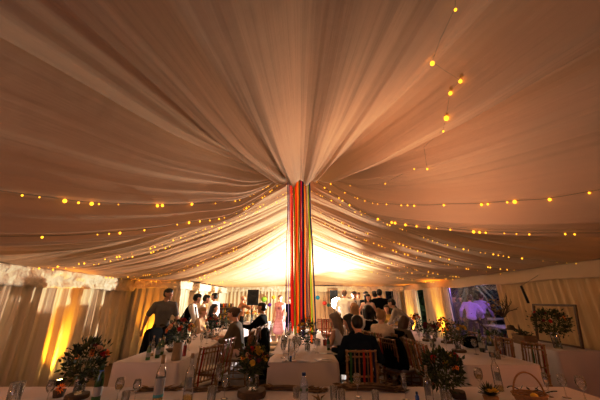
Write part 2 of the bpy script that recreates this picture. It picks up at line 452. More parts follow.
# ------------------------------------------------------------------ fairy light strings laid along the lining
def eave_of(x, y):                   # which hanging line of the lining passes over (x, y): (q, s)
    k = (YF - PY) / (YF - YS)
    ye = 6.0
    for _ in range(8):
        s = min(abs(x) / (XR if x > 0 else -xleft(ye)), 1); s = max(s, 1e-4)
        ye = (y - (1 - s) * (PY - YS * k)) / ((1 - s) * k + s)
    if ye < YS: s = max(min(abs(x) / XR, 1), 1e-4); ye = PY + (y - PY) / s
    if ye >= YB:
        return ((YF - ye) if x < 0 else LS + LB + ye - YB), s
    s = (PY - y) / (PY - YB); xb = x / max(s, 1e-4)
    return LS + xb - XL, s
def hit(px, py):
    r = ray(px, py); t = .5
    while t < 16:
        p = Vector((0, 0, EYE)) + r * t
        if p.y > YF: break
        q, s = eave_of(p.x, p.y)
        if s >= .995: return q
        if p.z >= ceil(q, max(s, .01)).z: return q
        t += .03
    return q
strings = [
 ((75, 262), 'fairy light string on the left ending just above the crumpled valance', 1),
 ((250, 258), 'short fairy light string left of the ribbons near the far wall', 1),
 ((340, 262), 'short fairy light string right of the ribbons near the far wall', 1),
 ((548, 187), 'nearly level fairy light string running right from the peak', 1),
 ((488, 228), 'fairy light string sagging right to the frame edge below the level one', 1),
 ((440, 240), 'fairy light string on the right ending above the picture frame', 1),
 ((470, 262), 'fairy light string on the right ending above the clear window', 1),
 ((400, 250), 'fairy light string on the right ending above the amber gathered curtain', 1),
 ((390, 262), 'fairy light string on the right ending over the dark garden doorway', 1),
 ((355, 256), 'fairy light string on the right ending in the far corner', 1),
 ((20, 183), 'nearly level fairy light string running left from the peak', 1),
 ((140, 225), 'fairy light string on the left, second below the peak', 1),
 ((160, 248), 'fairy light string on the left ending above the front uplight', 1),
 ((162, 270), 'fairy light string on the left ending where the front drape stops', 1),
 ((190, 267), 'fairy light string on the left ending above the man in grey shirt', 1),
 ((220, 268), 'fairy light string on the left ending above the barman', 1),
 ((240, 276), 'fairy light string on the left ending in the far corner', 1)]
bulb_me = MB().ball((0, 0, 0), .0072, 8, 6, sc3=(1, 1, 1.2)).mesh('bulb', 'bulb_glow')
for k_, ((px, py), lab, smax) in enumerate(strings):
    q0 = hit(px, py); rr = random.Random(k_ + 50)
    Yc = perim(q0)[2]
    org = Vector((0, Yc, 3.6))
    root = thing('fairy_light_string', lab, 'fairy lights', org, group='fairy light strings on the ceiling')
    x, y, _, _ = perim(q0); Rr = math.hypot(x, y - Yc); n = 60
    def pos(s):
        qq = q0 + .10 * n1(s * 3, k_ + 2) + .03 * n1(s * 12, k_ + 9)
        p = ceil(min(max(qq, 0), PER - .01), s); p.z -= .022 + .02 * abs(n1(s * 20, k_)); return p
    s0 = .05 if Yc < 5.6 else .02
    MB().tube([pos(s0 + (.985 * smax - s0) * i / n) - org for i in range(n + 1)], .0016, 4).build('wire', 'wire', root)
    s = s0 + .02; step = (.13 if Yc > 5.6 else .155) / Rr
    while s < .98 * smax:
        p = pos(s) - org - Vector((0, 0, .012)); o = link('bulb', bulb_me, root, p)
        sc_ = rr.choice([.6, .8, 1, 1.25, 1.6]) * (1.25 if Yc < 5.6 else 1.15); o.scale = (sc_,) * 3
        s += step * rr.choice([.35, .6, 1, 1.5, 2.4])

def hitp(px, py):
    r = ray(px, py); t = .5
    while t < 16:
        p = Vector((0, 0, EYE)) + r * t; q, s = eave_of(p.x, p.y); c = ceil(q, max(s, .01))
        if p.z >= c.z - .03: return p
        t += .02
    return p
npts = [(318, 181), (350, 185), (385, 183), (414, 168), (427, 168), (424, 147), (443, 130), (446, 117), (450, 92), (460, 80), (447, 72), (432, 62), (440, 40), (455, 8), (456, -20)]
root = thing('fairy_light_string', 'loose fairy light string looping under the front right ceiling bay', 'fairy lights', (1.5, 2.5, 3.6), group='fairy light strings on the ceiling')
o0 = Vector((1.5, 2.5, 3.6)); pp = [hitp(*p) for p in npts]; sm = []
for i in range(len(pp) - 1):
    for k in range(6): sm.append(pp[i].lerp(pp[i + 1], k / 6) - o0)
MB().tube(sm, .0007, 4).build('wire', 'wire', root)
for i, sc_ in ((3, 1.0), (4, 1.3), (6, 1.1), (7, 2.4), (8, 1.8), (9, 1.7), (11, 2.0), (13, 1.0), (1, 1), (2, 1)):
    o = link('bulb', bulb_me, root, pp[i] - o0 - Vector((0, 0, .012))); o.scale = (sc_,) * 3

# ------------------------------------------------------------------ maypole ribbons under the peak
ribs = [ # x at top, x at bottom, y bottom, colour, width, label
 (288.0, 285.5, 336, 'navy', .016, 'thin navy ribbon hanging furthest left of the peak ribbons'),
 (289.2, 288.3, 331, 'lilac', .014, 'thin lilac ribbon second from the left of the peak ribbons'),
 (289.8, 291.2, 322, 'maroon', .022, 'narrow maroon ribbon left edge of the ribbon bunch'),
 (291.2, 292.5, 331, 'red', .040, 'red ribbon at the left side of the ribbon bunch'),
 (292.8, 293.6, 326, 'maroon', .030, 'maroon ribbon beside the left red ribbon'),
 (294.2, 295.2, 334.5, 'lime', .034, 'lime green ribbon in the left half of the bunch'),
 (295.6, 296.6, 326, 'red', .042, 'bright red ribbon between lime and orange ribbons'),
 (297.4, 298.4, 333, 'orange', .052, 'broad orange ribbon near the middle of the bunch'),
 (299.2, 299.4, 326, 'olive', .030, 'olive ribbon in the middle of the bunch'),
 (300.6, 301.0, 323, 'maroon', .045, 'broad maroon ribbon in the middle of the bunch'),
 (301.9, 302.2, 321, 'red', .024, 'narrow red ribbon right of the broad maroon ribbon'),
 (302.8, 303.3, 336.5, 'navy', .038, 'navy ribbon with long tail in the middle of the bunch'),
 (303.8, 304.0, 322, 'gold', .036, 'gold ribbon right of the middle navy ribbon'),
 (304.9, 305.6, 322, 'orange', .026, 'narrow orange ribbon beside the gold ribbon'),
 (305.8, 307.0, 318, 'navy', .022, 'short narrow navy ribbon right of the gold ribbon'),
 (306.6, 308.3, 323, 'cream', .042, 'cream ribbon in the right half of the bunch'),
 (307.2, 310.2, 326, 'maroon', .028, 'maroon ribbon right of the cream ribbon'),
 (307.8, 311.6, 344.5, 'orange', .040, 'longest orange ribbon almost reaching the flowers'),
 (308.3, 312.4, 334.5, 'lime', .036, 'lime green ribbon at the right side of the bunch'),
 (308.9, 314.4, 323, 'gold', .022, 'narrow gold ribbon near the right edge of the bunch'),
 (309.3, 316.2, 334, 'navy', .024, 'thin navy ribbon furthest right of the peak ribbons')]
hoop = tag(MB().tube([(PX + .21 * math.cos(a * .2618), PY + .21 * math.sin(a * .2618), 3.99) for a in range(24)], .012, 6, closed=True).build('hoop', 'metal'),
    'metal hoop holding the ribbons at the ceiling peak', 'hoop')
for q, (x0, x1, yb, c, w, lab) in enumerate(ribs):
    Yr = PY + (-.20 if c in ('lime', 'navy', 'gold', 'cream', 'lilac') else -.05) + .1 * ((q * 7) % 5) / 5; w *= .85 if c in ('red', 'maroon') else 1.05; rr = random.Random(q)
    top = at(x0, 176.5, Yr); bot = at(x1, yb, Yr)
    n = 26; yaw = rr.uniform(-.25, .25); b = MB()
    def fn(u, v):
        p = top.lerp(bot, v); p = p + Vector((.02 * n1(v * 2.2, q) * math.sin(math.pi * min(1, v * 1.2)), .02 * n1(v * 2, q + 5), 0))
        a = yaw + 1.1 * n1(v * 1.7, q + 11) * v
        wd = w * (1 + .0 * v) * (u - .5)
        return p + Vector((wd * math.cos(a), wd * math.sin(a) + .12 * w * math.cos(u * 6.28), 0))
    b.grid(fn, 4, n); b.v = [tuple(Vector(v) - top) for v in b.v]
    tag(b.build('ribbon', 'ribbon_' + c, loc=top), lab, 'ribbon', 'ribbons hanging from the ceiling peak')
# ------------------------------------------------------------------ tables and cloths
def ttable(x0, x1, y0, y1, lab, clab, m='table_linen', seed=1, drop=.06, H=.75):
    cx, cy = (x0 + x1) / 2, (y0 + y1) / 2; w, l = x1 - x0, y1 - y0
    t = thing('banquet_table', lab, 'table', (cx, cy, 0), group='long banquet tables')
    MB().box((0, 0, H - .03), (w - .03, l - .03, .03)).build('tabletop', 'rustic_wood', t, smooth=False)
    for sx in (-1, 1):
        for sy in (-1, 1):
            MB().box((sx * (w / 2 - .08), sy * (l / 2 - .12), (H - .045) / 2), (.05, .05, H - .045)).build('leg', 'rustic_wood', t, smooth=False)
    # cloth: top sheet + rippled skirt all round
    b = MB(); hx, hy = w / 2, l / 2
    nx = max(4, int(w / .12)); ny = max(4, int(l / .12))
    b.grid(lambda u, v: ((u - .5) * w, (v - .5) * l, H + .001 + .002 * noise.noise(Vector((u * w * 3, v * l * 3, seed)))), nx, ny)
    per = 2 * (w + l); n = int(per / .03)
    def rim(s):
        s = s % per
        if s < w: return Vector((-hx + s, -hy, 0)), Vector((0, -1, 0))
        s -= w
        if s < l: return Vector((hx, -hy + s, 0)), Vector((1, 0, 0))
        s -= l
        if s < w: return Vector((hx - s, hy, 0)), Vector((0, 1, 0))
        s -= w
        return Vector((-hx, hy - s, 0)), Vector((-1, 0, 0))
    def corner(s):                       # distance to nearest corner
        s = s % per; return min(abs(s - c) for c in (0, w, w + l, 2 * w + l, per))
    def fn(u, v):
        s = u * per; p, nr = rim(s)
        k = (.018 * math.sin(s * 17 + 2 * n1(s, seed)) + .02 * n1(s * 3.2, seed + 2)) * v ** 1.2
        cc = 0 * math.exp(-(corner(s) / .10) ** 2)
        cr = min(1, corner(s) / .08); o = .004 + k * cr + .035 * v
        z = H + .001 - (H - drop) * v - .004 * min(1, v * 8)
        nn = nr.copy()
        return (p.x + nn.x * o, p.y + nn.y * o, z)
    b.grid(fn, n, 10, closed_u=True)
    o = b.build('tablecloth', m, loc=(cx, cy, 0))
    tag(o, clab, 'tablecloth', 'white cloths on the long tables')
    return t
ttable(-3.6, 2.44, 2.14, 2.92, 'long trestle table crossing the foreground under white cloth', 'white cloth covering the table nearest the camera', 'table_linen', 1)
ttable(-2.38, -1.55, 3.95, 8.9, 'long trestle table running away on the left', 'white cloth with lilac cast hanging over the left table', 'table_linen', 2)
ttable(-.41, .49, 3.95, 8.2, 'long trestle table in the centre under the ribbons', 'white cloth over the centre table below the ribbons', 'table_linen_warm_lit', 3)
ttable(2.03, 2.95, 3.82, 9.0, 'long trestle table running away on the right', 'white cloth over the right table beside the clear window', 'table_linen', 4)
ttable(3.98, 4.70, 4.75, 5.9, 'small table against the right wall holding crate and big bouquet', 'white cloth on the small table against the right wall', 'table_linen', 5)
ttable(-2.3, -1.1, 10.6, 11.2, 'small dressed table below the black loudspeaker on the left', 'white cloth on the small rear table by the left loudspeaker', 'table_linen', 6)

# ------------------------------------------------------------------ chiavari chairs
def ringleg(p0, p1, r=.014):
    p0 = Vector(p0); p1 = Vector(p1); pts = []; rs = []
    L = (p1 - p0).length; n = max(2, int(L / .11))
    for i in range(n + 1):
        t = i / n
        for dt, rr in ((-.01, r), (-.004, r * 1.45), (.004, r * 1.45), (.01, r)):
            tt = min(1, max(0, t + dt / L)); pts.append(p0.lerp(p1, tt)); rs.append(rr)
    return pts, rs
def chair_meshes():
    d = []
    fl = [(-.19, .19), (.19, .19)]; bl = [(-.18, -.19), (.18, -.19)]
    for x, y in fl: d.append(('leg', MB().tube(*ringleg((x * 1.03, y * 1.05, 0), (x, y, .43)), n=7).mesh('leg', 'chair_wood')))
    for x, y in bl: d.append(('leg', MB().tube(*ringleg((x * 1.03, y - .05, 0), (x, y, .43)), n=7).mesh('leg', 'chair_wood')))
    for x, y in bl: d.append(('back_post', MB().tube(*ringleg((x, y, .43), (x * .97, y - .07, .92)), n=7).mesh('back_post', 'chair_wood')))
    b = MB(); b.box((0, 0, .437), (.40, .40, .028)); d.append(('seat', b.mesh('seat', 'chair_wood', False)))
    b = MB()
    def cf(u, v):
        a = u * 2 * math.pi; rr = (1 / max(abs(math.cos(a)), abs(math.sin(a)))) ** .75
        k = [0, .9, 1, .97, .8, .0][v]; z = [0, 0, .02, .04, .052, .058][v]
        return (math.cos(a) * .195 * rr * k, math.sin(a) * .195 * rr * k, .452 + z)
    n = 28; vs = [cf(i / n, v) for v in range(6) for i in range(n)]
    fs = [(v * n + i, v * n + (i + 1) % n, (v + 1) * n + (i + 1) % n, (v + 1) * n + i) for v in range(5) for i in range(n)]
    b.add(vs, fs); d.append(('cushion', b.mesh('cushion', 'cushion')))
    def bk(z): return -.19 - .07 * (z - .43) / .49
    for z, r in ((.905, .014), (.845, .010), (.63, .010), (.52, .010)):
        d.append(('rail', MB().tube(*ringleg((-.178, bk(z), z), (.178, bk(z), z), r), n=6).mesh('rail', 'chair_wood')))
    for i in range(6):
        x = -.13 + .26 * i / 5
        d.append(('spindle', MB().tube(*ringleg((x, bk(.52), .52), (x, bk(.905), .905), .0075), n=5).mesh('spindle', 'chair_wood')))
    b = MB()
    for z in (.16, .27):
        for a, c in (((-.19, .195), (.19, .195)), ((-.185, -.215), (.185, -.215)), ((-.192, .195), (-.187, -.215)), ((.192, .195), (.187, -.215))):
            b.tube([(a[0], a[1], z), (c[0], c[1], z)], .009, 5)
    d.append(('stretcher', b.mesh('stretcher', 'chair_wood')))
    return d
CH = chair_meshes()
def ribbon_mesh(x, L, c, seed):
    b = MB(); w = .026
    def fn(u, v):
        z = .925 - L * v; y = -.19 - .07 * (z - .43) / .49 - .018 - .012 * n1(v * 4, seed)
        if v < .03: y += .018
        return (x + (u - .5) * w + .02 * n1(v * 2.5, seed + 1) * v, y + .004 * math.sin(u * 9), z)
    b.grid(fn, 3, 14); return b.mesh('ribbon', 'tie_' + c)
RM = {}
def rib_for(c, i):
    k = (c, i)
    if k not in RM: RM[k] = ribbon_mesh([-.13, -.05, .03, .11, .15][i], [.46, .55, .5, .6, .42][i], c, i + len(c))
    return RM[k]
nch = [0]
def chair(x, y, yaw, label, ribbons=()):
    t = thing('chiavari_chair', label, 'chair', (x, y, 0), R(yaw), 'wooden spindle-back chairs at the tables')
    for nm, me in CH: link(nm, me, t)
    for i, c in enumerate(ribbons):
        if c: link('ribbon', rib_for(c, i), t)
    nch[0] += 1
    return t
B_ = [('red', None, 'green', None, 'navy'), (None, 'red', 'gold', None, 'green'), ('orange', None, 'navy', 'red', None), ('green', 'red', None, 'orange', 'navy'), (None, 'navy', 'green', 'red', None)]
L = lambda s: s + ', wooden spindle-back chair'
chair(.75, 4.02, 0, 'spindle-back chair with green and red ribbons behind the man in navy', ('green', None, 'red', 'orange', 'navy'))
chair(1.62, 5.0, -62, 'spindle-back chair angled in the right aisle with a black jacket over it', ('red', None, None, None, None))
chair(1.98, 4.32, -90, 'nearest chair on the aisle side of the right table, orange and navy ribbons', B_[2])
chair(1.99, 4.85, -88, 'second chair on the aisle side of the right table', B_[1])
chair(1.98, 5.5, -92, 'third chair on the aisle side of the right table', B_[0])
chair(1.97, 6.6, -90, 'fourth chair on the aisle side of the right table', B_[4])
chair(1.97, 7.6, -90, 'fifth chair on the aisle side of the right table', B_[2])
chair(3.10, 4.35, 97, 'nearest chair on the wall side of the right table, lime and red ribbons', ('red', 'navy', 'green', None, 'red'))
chair(3.10, 4.95, 95, 'second chair on the wall side of the right table, red ribbon', ('red', None, 'navy', 'red', None))
chair(3.10, 5.75, 92, 'third chair on the wall side of the right table', B_[0])
chair(3.12, 6.5, 90, 'fourth chair on the wall side of the right table', B_[1])
chair(3.14, 7.6, 95, 'fifth chair on the wall side under the leaning man in checks', B_[3])
chair(-1.40, 4.2, 58, 'nearest chair on the aisle side of the left table, red ribbon down its back', ('red', None, None, 'maroon', None))
chair(-1.38, 4.92, 76, 'second chair on the aisle side of the left table, red and lime ribbons', ('red', 'lime', 'red', None, None))
chair(-1.2, 5.9, 85, 'chair under the woman in the olive top', B_[0])
chair(-1.2, 6.75, 90, 'empty chair between the olive top woman and the man in the dark suit', B_[2])
chair(-1.0, 7.75, 88, 'chair under the man in the dark suit', B_[1])
chair(-1.25, 8.5, 90, 'last chair on the aisle side of the left table', B_[4])
chair(-2.70, 6.0, -90, 'chair with dark coat beside the standing man in grey shirt', B_[0])
chair(-2.72, 7.5, -90, 'chair under the blonde woman in beige at the left table', B_[3])
chair(-2.72, 8.75, -90, 'chair under the long-haired woman at the far end of the left table', B_[4])
chair(-.55, 6.2, -88, 'chair with a long black coat on the left of the centre table', B_[2])
chair(-.62, 6.9, -90, 'second chair on the left side of the centre table, past the black coat', B_[0])
chair(-.62, 7.6, -92, 'third chair on the left side of the centre table', B_[1])
chair(.78, 5.32, 75, 'chair under the woman with long grey-brown hair', B_[3])
chair(.98, 4.78, 75, 'chair under the dark-haired woman beside the man in navy', B_[2])
chair(.8, 6.3, 90, 'empty chair right of the centre table behind the long-haired woman', B_[0])
chair(1.5, 6.2, -60, 'chair under the dark-haired guest with white sleeves', B_[1])
chair(1.62, 5.78, -60, 'chair under the woman with the blonde bun', B_[4])
chair(1.45, 7.85, 10, 'chair under the grey-haired guest in the white cardigan', B_[3])
chair(2.55, 9.35, 150, 'chair under the guest in mustard at the far end of the right table', B_[0])

def coat(x, y, yaw, z0, zt, w, label, m='black_cloth', dp=.10, flare=1.25, seed=1):
    """garment draped over a chair back"""
    b = MB(); n = 40
    rows = [(0, .0, .0), (.0, .55, .35), (.03, .9, .7), (.10, 1.0, .9), (.3, 1.04, 1.0), (.6, 1.04 * (1 + flare) / 2, 1.1), (.85, flare, 1.15), (1, flare * 1.02, 1.1)]
    vs = []
    for t, kw, kd in rows:
        z = zt + (z0 - zt) * t
        for i in range(n):
            a = 2 * math.pi * i / n
            rp = 1 + .10 * t * math.sin(a * 7 + seed) + .06 * n1(a * 2 + t * 2, seed)
            vs.append((math.copysign(abs(math.cos(a)) ** .6, math.cos(a)) * w / 2 * kw * rp, math.copysign(abs(math.sin(a)) ** .8, math.sin(a)) * dp * kd * rp, z + .012 * n1(a * 3, seed + t * 5)))
    fs = [(r * n + i, (r + 1) * n + i, (r + 1) * n + (i + 1) % n, r * n + (i + 1) % n) for r in range(len(rows) - 1) for i in range(n)]
    b.add(vs, fs)
    o = b.build('coat', m, loc=(x, y, 0)); o.rotation_euler = (0, 0, R(yaw))
    # sleeve hanging at the side
    for sx in (-1, 1):
        b = MB(); b.tube([(sx * w * .45, 0, zt - .06), (sx * (w * .56), -.03, zt - .2), (sx * w * .6, -.05, zt - .4), (sx * w * .58, -.04, max(z0, zt - .55))], [.05, .055, .048, .04], 8)
        b.build('sleeve', m, o)
    return tag(o, label, 'coat', 'coats over the chairs')
coat(-.73, 6.2, 90, .1, .95, .40, 'long black coat hung over a chair left of the centre table', seed=2, flare=1.45)
coat(1.50, 4.93, 118, .50, .93, .33, 'black jacket hung over the angled chair in the right aisle', seed=3)
coat(1.86, 5.72, 120, .45, .96, .42, 'black jacket behind the woman with the blonde bun', seed=4)
coat(-2.93, 6.0, 90, .25, .97, .54, 'dark coat in front of the standing man in grey shirt', seed=5)
coat(-2.92, 6.62, 90, .25, .96, .52, 'dark coat on the chair between grey shirt man and blonde woman', seed=6)
chair(-2.70, 6.62, -90, 'coat-covered chair between the standing man and the blonde woman', B_[1])

# ------------------------------------------------------------------ glassware and bottles
def gl(name, prof, m, n=14): return MB().lathe(prof, n=n, cap=False).mesh(name, m)
GM = {}
def glass_mesh(kind):
    if kind in GM: return GM[kind]
    if kind == 'wine':
        p = [(.001, .002), (.033, .002), (.034, .004), (.010, .008), (.0045, .02), (.004, .08), (.008, .092), (.026, .108), (.036, .135), (.036, .158), (.029, .195), (.0285, .195), (.0345, .157), (.0345, .135), (.024, .111), (.001, .098)]
        q = [(.001, .099), (.024, .112), (.033, .128), (.0335, .14), (.001, .14)]
    elif kind == 'flute':
        p = [(.001, .002), (.031, .002), (.032, .004), (.009, .008), (.004, .02), (.004, .07), (.010, .085), (.021, .115), (.025, .16), (.023, .215), (.0222, .215), (.0238, .16), (.0195, .116), (.001, .09)]
        q = [(.001, .092), (.018, .114), (.021, .13), (.001, .13)]
    else:
        p = [(.001, .002), (.030, .002), (.033, .006), (.037, .11), (.0358, .11), (.031, .01), (.001, .008)]
        q = [(.001, .009), (.031, .010), (.0335, .05), (.001, .05)]
    GM[kind] = (gl(kind + '_glass', p, 'clear_glass'), q); return GM[kind]
LM = {}
def glass(kind, x, y, label, drink=None, z=.752, s=1.0, group='glasses on the tables'):
    me, q = glass_mesh(kind)
    nm = {'wine': 'wine_glass', 'flute': 'champagne_flute', 'tumbler': 'tumbler'}[kind]
    o = link(nm, me, loc=(x, y, z)); o.scale = (s, s, s)
    tag(o, label, 'glass', group)
    if drink:
        k = (kind, drink)
        if k not in LM: LM[k] = MB().lathe(q, n=14, cap=False).mesh('drink', drink)
        link('drink', LM[k], o)
    return o
def bottle(kind, x, y, label, z=.752, s=1.0, tilt=0):
    t = thing('bottle', label, 'bottle', (x, y, z), rnd.uniform(0, 6), 'bottles on the tables'); t.scale = (s,) * 3
    t.name = {'water': 'water_bottle', 'beer': 'beer_bottle'}.get(kind, 'wine_bottle')
    if kind == 'clear':      # clear wine bottle with paper label
        MB().lathe([(.001, .004), (.034, .0), (.037, .006), (.037, .19), (.033, .215), (.018, .245), (.0145, .26), (.0145, .305), (.016, .307), (.016, .318), (.012, .318)], n=18, cap=False).build('glass_body', 'clear_glass', t)
        MB().lathe([(.0376, .055), (.0376, .165)], n=18, cap=False).build('label', 'paper_label', t)
        MB().lathe([(.0378, .035), (.0378, .055)], n=18, cap=False).build('label_band', 'teal_label', t)
        MB().lathe([(.001, .008), (.035, .008), (.035, .03), (.001, .03)], n=18).build('wine', 'white_wine', t)
        MB().lathe([(.0155, .262), (.0172, .27), (.0172, .325), (.001, .327)], n=14).build('capsule', 'foil', t)
    elif kind == 'clear_plain':
        MB().lathe([(.001, .004), (.034, .0), (.037, .006), (.037, .19), (.033, .215), (.018, .245), (.0145, .26), (.0145, .305), (.016, .307), (.016, .318), (.012, .318)], n=18, cap=False).build('glass_body', 'clear_glass', t)
        MB().lathe([(.001, .008), (.035, .008), (.035, .045), (.001, .045)], n=18).build('wine', 'white_wine', t)
        b = MB(); b.grid(lambda u, v: (.0377 * math.cos(u * 1.9 - 2.6), .0377 * math.sin(u * 1.9 - 2.6), .08 + .08 * v), 8, 1); b.build('label', 'paper_label', t)
        MB().lathe([(.012, .30), (.013, .335), (.001, .336)], n=12).build('cork', 'cork', t)
    elif kind == 'green' or kind == 'champagne':
        m = 'green_glass' if kind == 'green' else 'dark_green_glass'
        MB().lathe([(.001, .004), (.036, .0), (.040, .008), (.040, .16), (.034, .20), (.018, .245), (.015, .26), (.015, .30), (.017, .302), (.017, .312), (.011, .312)], n=18, cap=False).build('glass_body', m, t)
        MB().lathe([(.0408, .06), (.0408, .13)], n=18, cap=False).build('label', 'paper_label', t)
        MB().lathe([(.0165, .25), (.018, .315), (.001, .317)], n=12).build('capsule', 'green_glass' if kind == 'champagne' else 'foil', t)
    elif kind == 'beer':
        MB().lathe([(.001, .004), (.028, .0), (.030, .006), (.030, .13), (.024, .165), (.013, .20), (.012, .225), (.0135, .227), (.0135, .235), (.010, .235)], n=16, cap=False).build('glass_body', 'green_glass', t)
        MB().lathe([(.0306, .04), (.0306, .10)], n=16, cap=False).build('label', 'paper_label', t)
        MB().lathe([(.0142, .185), (.0142, .205)], n=12, cap=False).build('neck_label', 'blue_plastic', t)
        MB().lathe([(.0145, .222), (.0145, .238), (.001, .240)], n=12).build('cap', 'green_glass', t)
    elif kind == 'water':
        pr = [(.001, .004), (.028, .0), (.032, .008)]
        for i in range(5): pr += [(.0325, .014 + i * .011), (.0305, .020 + i * .011)]
        pr += [(.0325, .075), (.0325, .125), (.030, .14), (.022, .165), (.014, .18), (.013, .19)]
        MB().lathe(pr, n=18, cap=False).build('plastic_body', 'pet_plastic', t)
        lab_ = MB().lathe([(.0331, .078), (.0331, .118)], n=18, cap=False).build('label', 'paper_label', t)
        b = MB()
        for k in range(4): b.grid(lambda u, v, k=k: (.0335 * math.cos(k * 1.57 + u * .7), .0335 * math.sin(k * 1.57 + u * .7), .084 + .02 * v + .006 * math.sin(u * 3.1)), 6, 1)
        b.build('label_print', 'green_glass', lab_)
        MB().lathe([(.0155, .188), (.0155, .208), (.001, .209)], n=16).build('cap', 'blue_cap', t)
    return t
def P(px, py, z=.752): v = on(px, py, z); return v.x, v.y

# ------------------------------------------------------------------ flowers
def petal_flower(col, kind=0):
    b = MB()
    if kind == 0:    # daisy / gerbera
        for ring, (n, r0, r1, zz) in enumerate(((12, .006, .034, .0), (9, .004, .024, .006))):
            for k in range(n):
                a = 2 * math.pi * (k + .5 * ring) / n; w = .32 * 2 * math.pi / n
                def pt(r, da, z): return (r * math.cos(a + da), r * math.sin(a + da), z)
                b.add([pt(r0, 0, zz), pt(r1 * .6, -w * 1.1, zz + .006), pt(r1, 0, zz + .002), pt(r1 * .6, w * 1.1, zz + .006)], [(0, 1, 2, 3)])
        b.ball((0, 0, .006), .009, 8, 5, mi=1, sc3=(1, 1, .5))
        return b.mesh('flower', ['petal_' + col, 'petal_burgundy'])
    for ring in range(4):   # rose / ranunculus
        n = 6; r = .008 + ring * .008; h = .024 - ring * .004
        for k in range(n):
            a0 = 2 * math.pi * (k + .5 * ring) / n
            def fn(u, v): 
                a = a0 + (u - .5) * 1.3; rr = r * (.5 + .6 * v) + .002 * math.sin(u * 3.1); return (rr * math.cos(a), rr * math.sin(a), h * v + .004 * math.sin(u * 3.14))
            b.grid(fn, 3, 3)
    b.ball((0, 0, .008), .011, 8, 6)
    return b.mesh('flower', ['petal_' + col])
FM = {}
def bouquet(x, y, z, h, w, cols, label, vase='glass', nf=14, nl=200, seed=1, base=None, leaf='leaf', name='flower_arrangement', vh=.16, vr=.05, fs=1.0, low=.35):
    rr = random.Random(seed)
    t = thing(name, label, 'flowers', (x, y, z), 0, 'flower arrangements')
    if vase == 'glass':
        MB().lathe([(.001, .004), (vr * .9, .0), (vr, .01), (vr, vh * .8), (vr * .8, vh * .95), (vr * .95, vh), (vr * .92, vh), (vr * .95, vh * .8), (vr * .94, .012), (.001, .01)], n=20, cap=False).build('vase', 'clear_glass', t)
    elif vase == 'hessian':
        MB().lathe([(.001, .0), (vr, .0), (vr * 1.02, .02), (vr * .98, vh * .5), (vr, vh), (vr * .85, vh), (vr * .8, vh * .6)], n=20, cap=False).build('vase', 'hessian', t)
    elif vase == 'ceramic':
        MB().lathe([(.001, .0), (vr * .8, .0), (vr * 1.1, vh * .3), (vr * 1.1, vh * .6), (vr * .8, vh * .95), (vr * .9, vh), (vr * .8, vh), (vr * .7, vh * .8)], n=20, cap=False).build('vase', 'ceramic', t)
    # stems
    b = MB(); tips = []
    for i in range(nf + 8):
        a = rr.uniform(0, 2 * math.pi); el = rr.uniform(-.1, 1) ; rad = w / 2 * math.sqrt(rr.uniform(.1, 1))
        hh = vh + (h - vh) * (low + (1 - low) * (1 - (rad / (w / 2)) ** 2 * .6)) * rr.uniform(.6, 1.0)
        tip = Vector((math.cos(a) * rad, math.sin(a) * rad, hh)); tips.append(tip)
        b.tube([(rr.uniform(-.5, .5) * vr, rr.uniform(-.5, .5) * vr, .01), (tip.x * .12, tip.y * .12, vh), (tip.x * .5, tip.y * .5, vh + (hh - vh) * .6), tip], .0018, 4)
    b.build('stems', 'stem', t)
    # foliage
    b = MB(); cz = vh + (h - vh) * .42
    for i in range(nl):
        d = Vector((rr.gauss(0, 1), rr.gauss(0, 1), rr.gauss(0, 1))).normalized(); q = rr.uniform(.3, 1) ** .5
        if rr.random() < .2: q *= rr.uniform(1.1, 1.42)
        c = Vector((d.x * w / 2 * q, d.y * w / 2 * q, cz + d.z * (h - vh) * .52 * q))
        if c.z < vh * .8: c.z = vh * .8 + rr.uniform(0, .03)
        dirv = (d + Vector((0, 0, .5)) + Vector((rr.gauss(0, .5), rr.gauss(0, .5), rr.gauss(0, .5)))).normalized()
        L_ = rr.uniform(.025, .06); W_ = L_ * rr.uniform(.16, .3); sd = dirv.cross(Vector((rr.gauss(0, 1), rr.gauss(0, 1), rr.gauss(0, 1)))).normalized()
        up = dirv.cross(sd) * L_ * .15
        b.add([c, c + dirv * L_ * .4 + sd * W_, c + dirv * L_, c + dirv * L_ * .4 - sd * W_, c + dirv * L_ * .45 + up], [(0, 1, 4), (1, 2, 4), (2, 3, 4), (3, 0, 4)], 0 if rr.random() < .75 else 1)
    b.build('foliage', [leaf, 'leaf_light'], t, smooth=False)
    for i in range(nf):
        tip = tips[i]; c = cols[i % len(cols)]; k = (c, rr.choice((0, 1)))
        if k not in FM: FM[k] = petal_flower(*k)
        o = link('flower', FM[k], t, tip)
        d = Vector((tip.x, tip.y - .05, (tip.z - cz) * 1.0 + .03)).normalized()
        o.rotation_euler = Vector((0, 0, 1)).rotation_difference(d).to_euler()
        s = rr.uniform(.7, 1.25) * fs; o.scale = (s, s, s)
    return t
def log_slice(x, y, r, h, label, z=.752, seed=1):
    b = MB(); n = 28; vs = []
    for k, (q, zz) in enumerate(((1, 0), (1.03, h * .3), (1, h * .8), (.96, h), (.93, h))):
        for i in range(n):
            a = 2 * math.pi * i / n; rr = r * q * (1 + .06 * n1(math.cos(a) * 2, seed) + .03 * math.sin(a * 5 + seed)); vs.append((rr * math.cos(a), rr * math.sin(a), zz))
    fs = [(k * n + i, k * n + (i + 1) % n, (k + 1) * n + (i + 1) % n, (k + 1) * n + i) for k in range(4) for i in range(n)]
    b.add(vs, fs, 0); b.add([vs[4 * n + i] for i in range(n)], [tuple(range(n))], 1)
    return tag(b.build('log_slice', ['bark', 'log_face'], loc=(x, y, z)), label, 'log slice', 'log slices under the flowers')
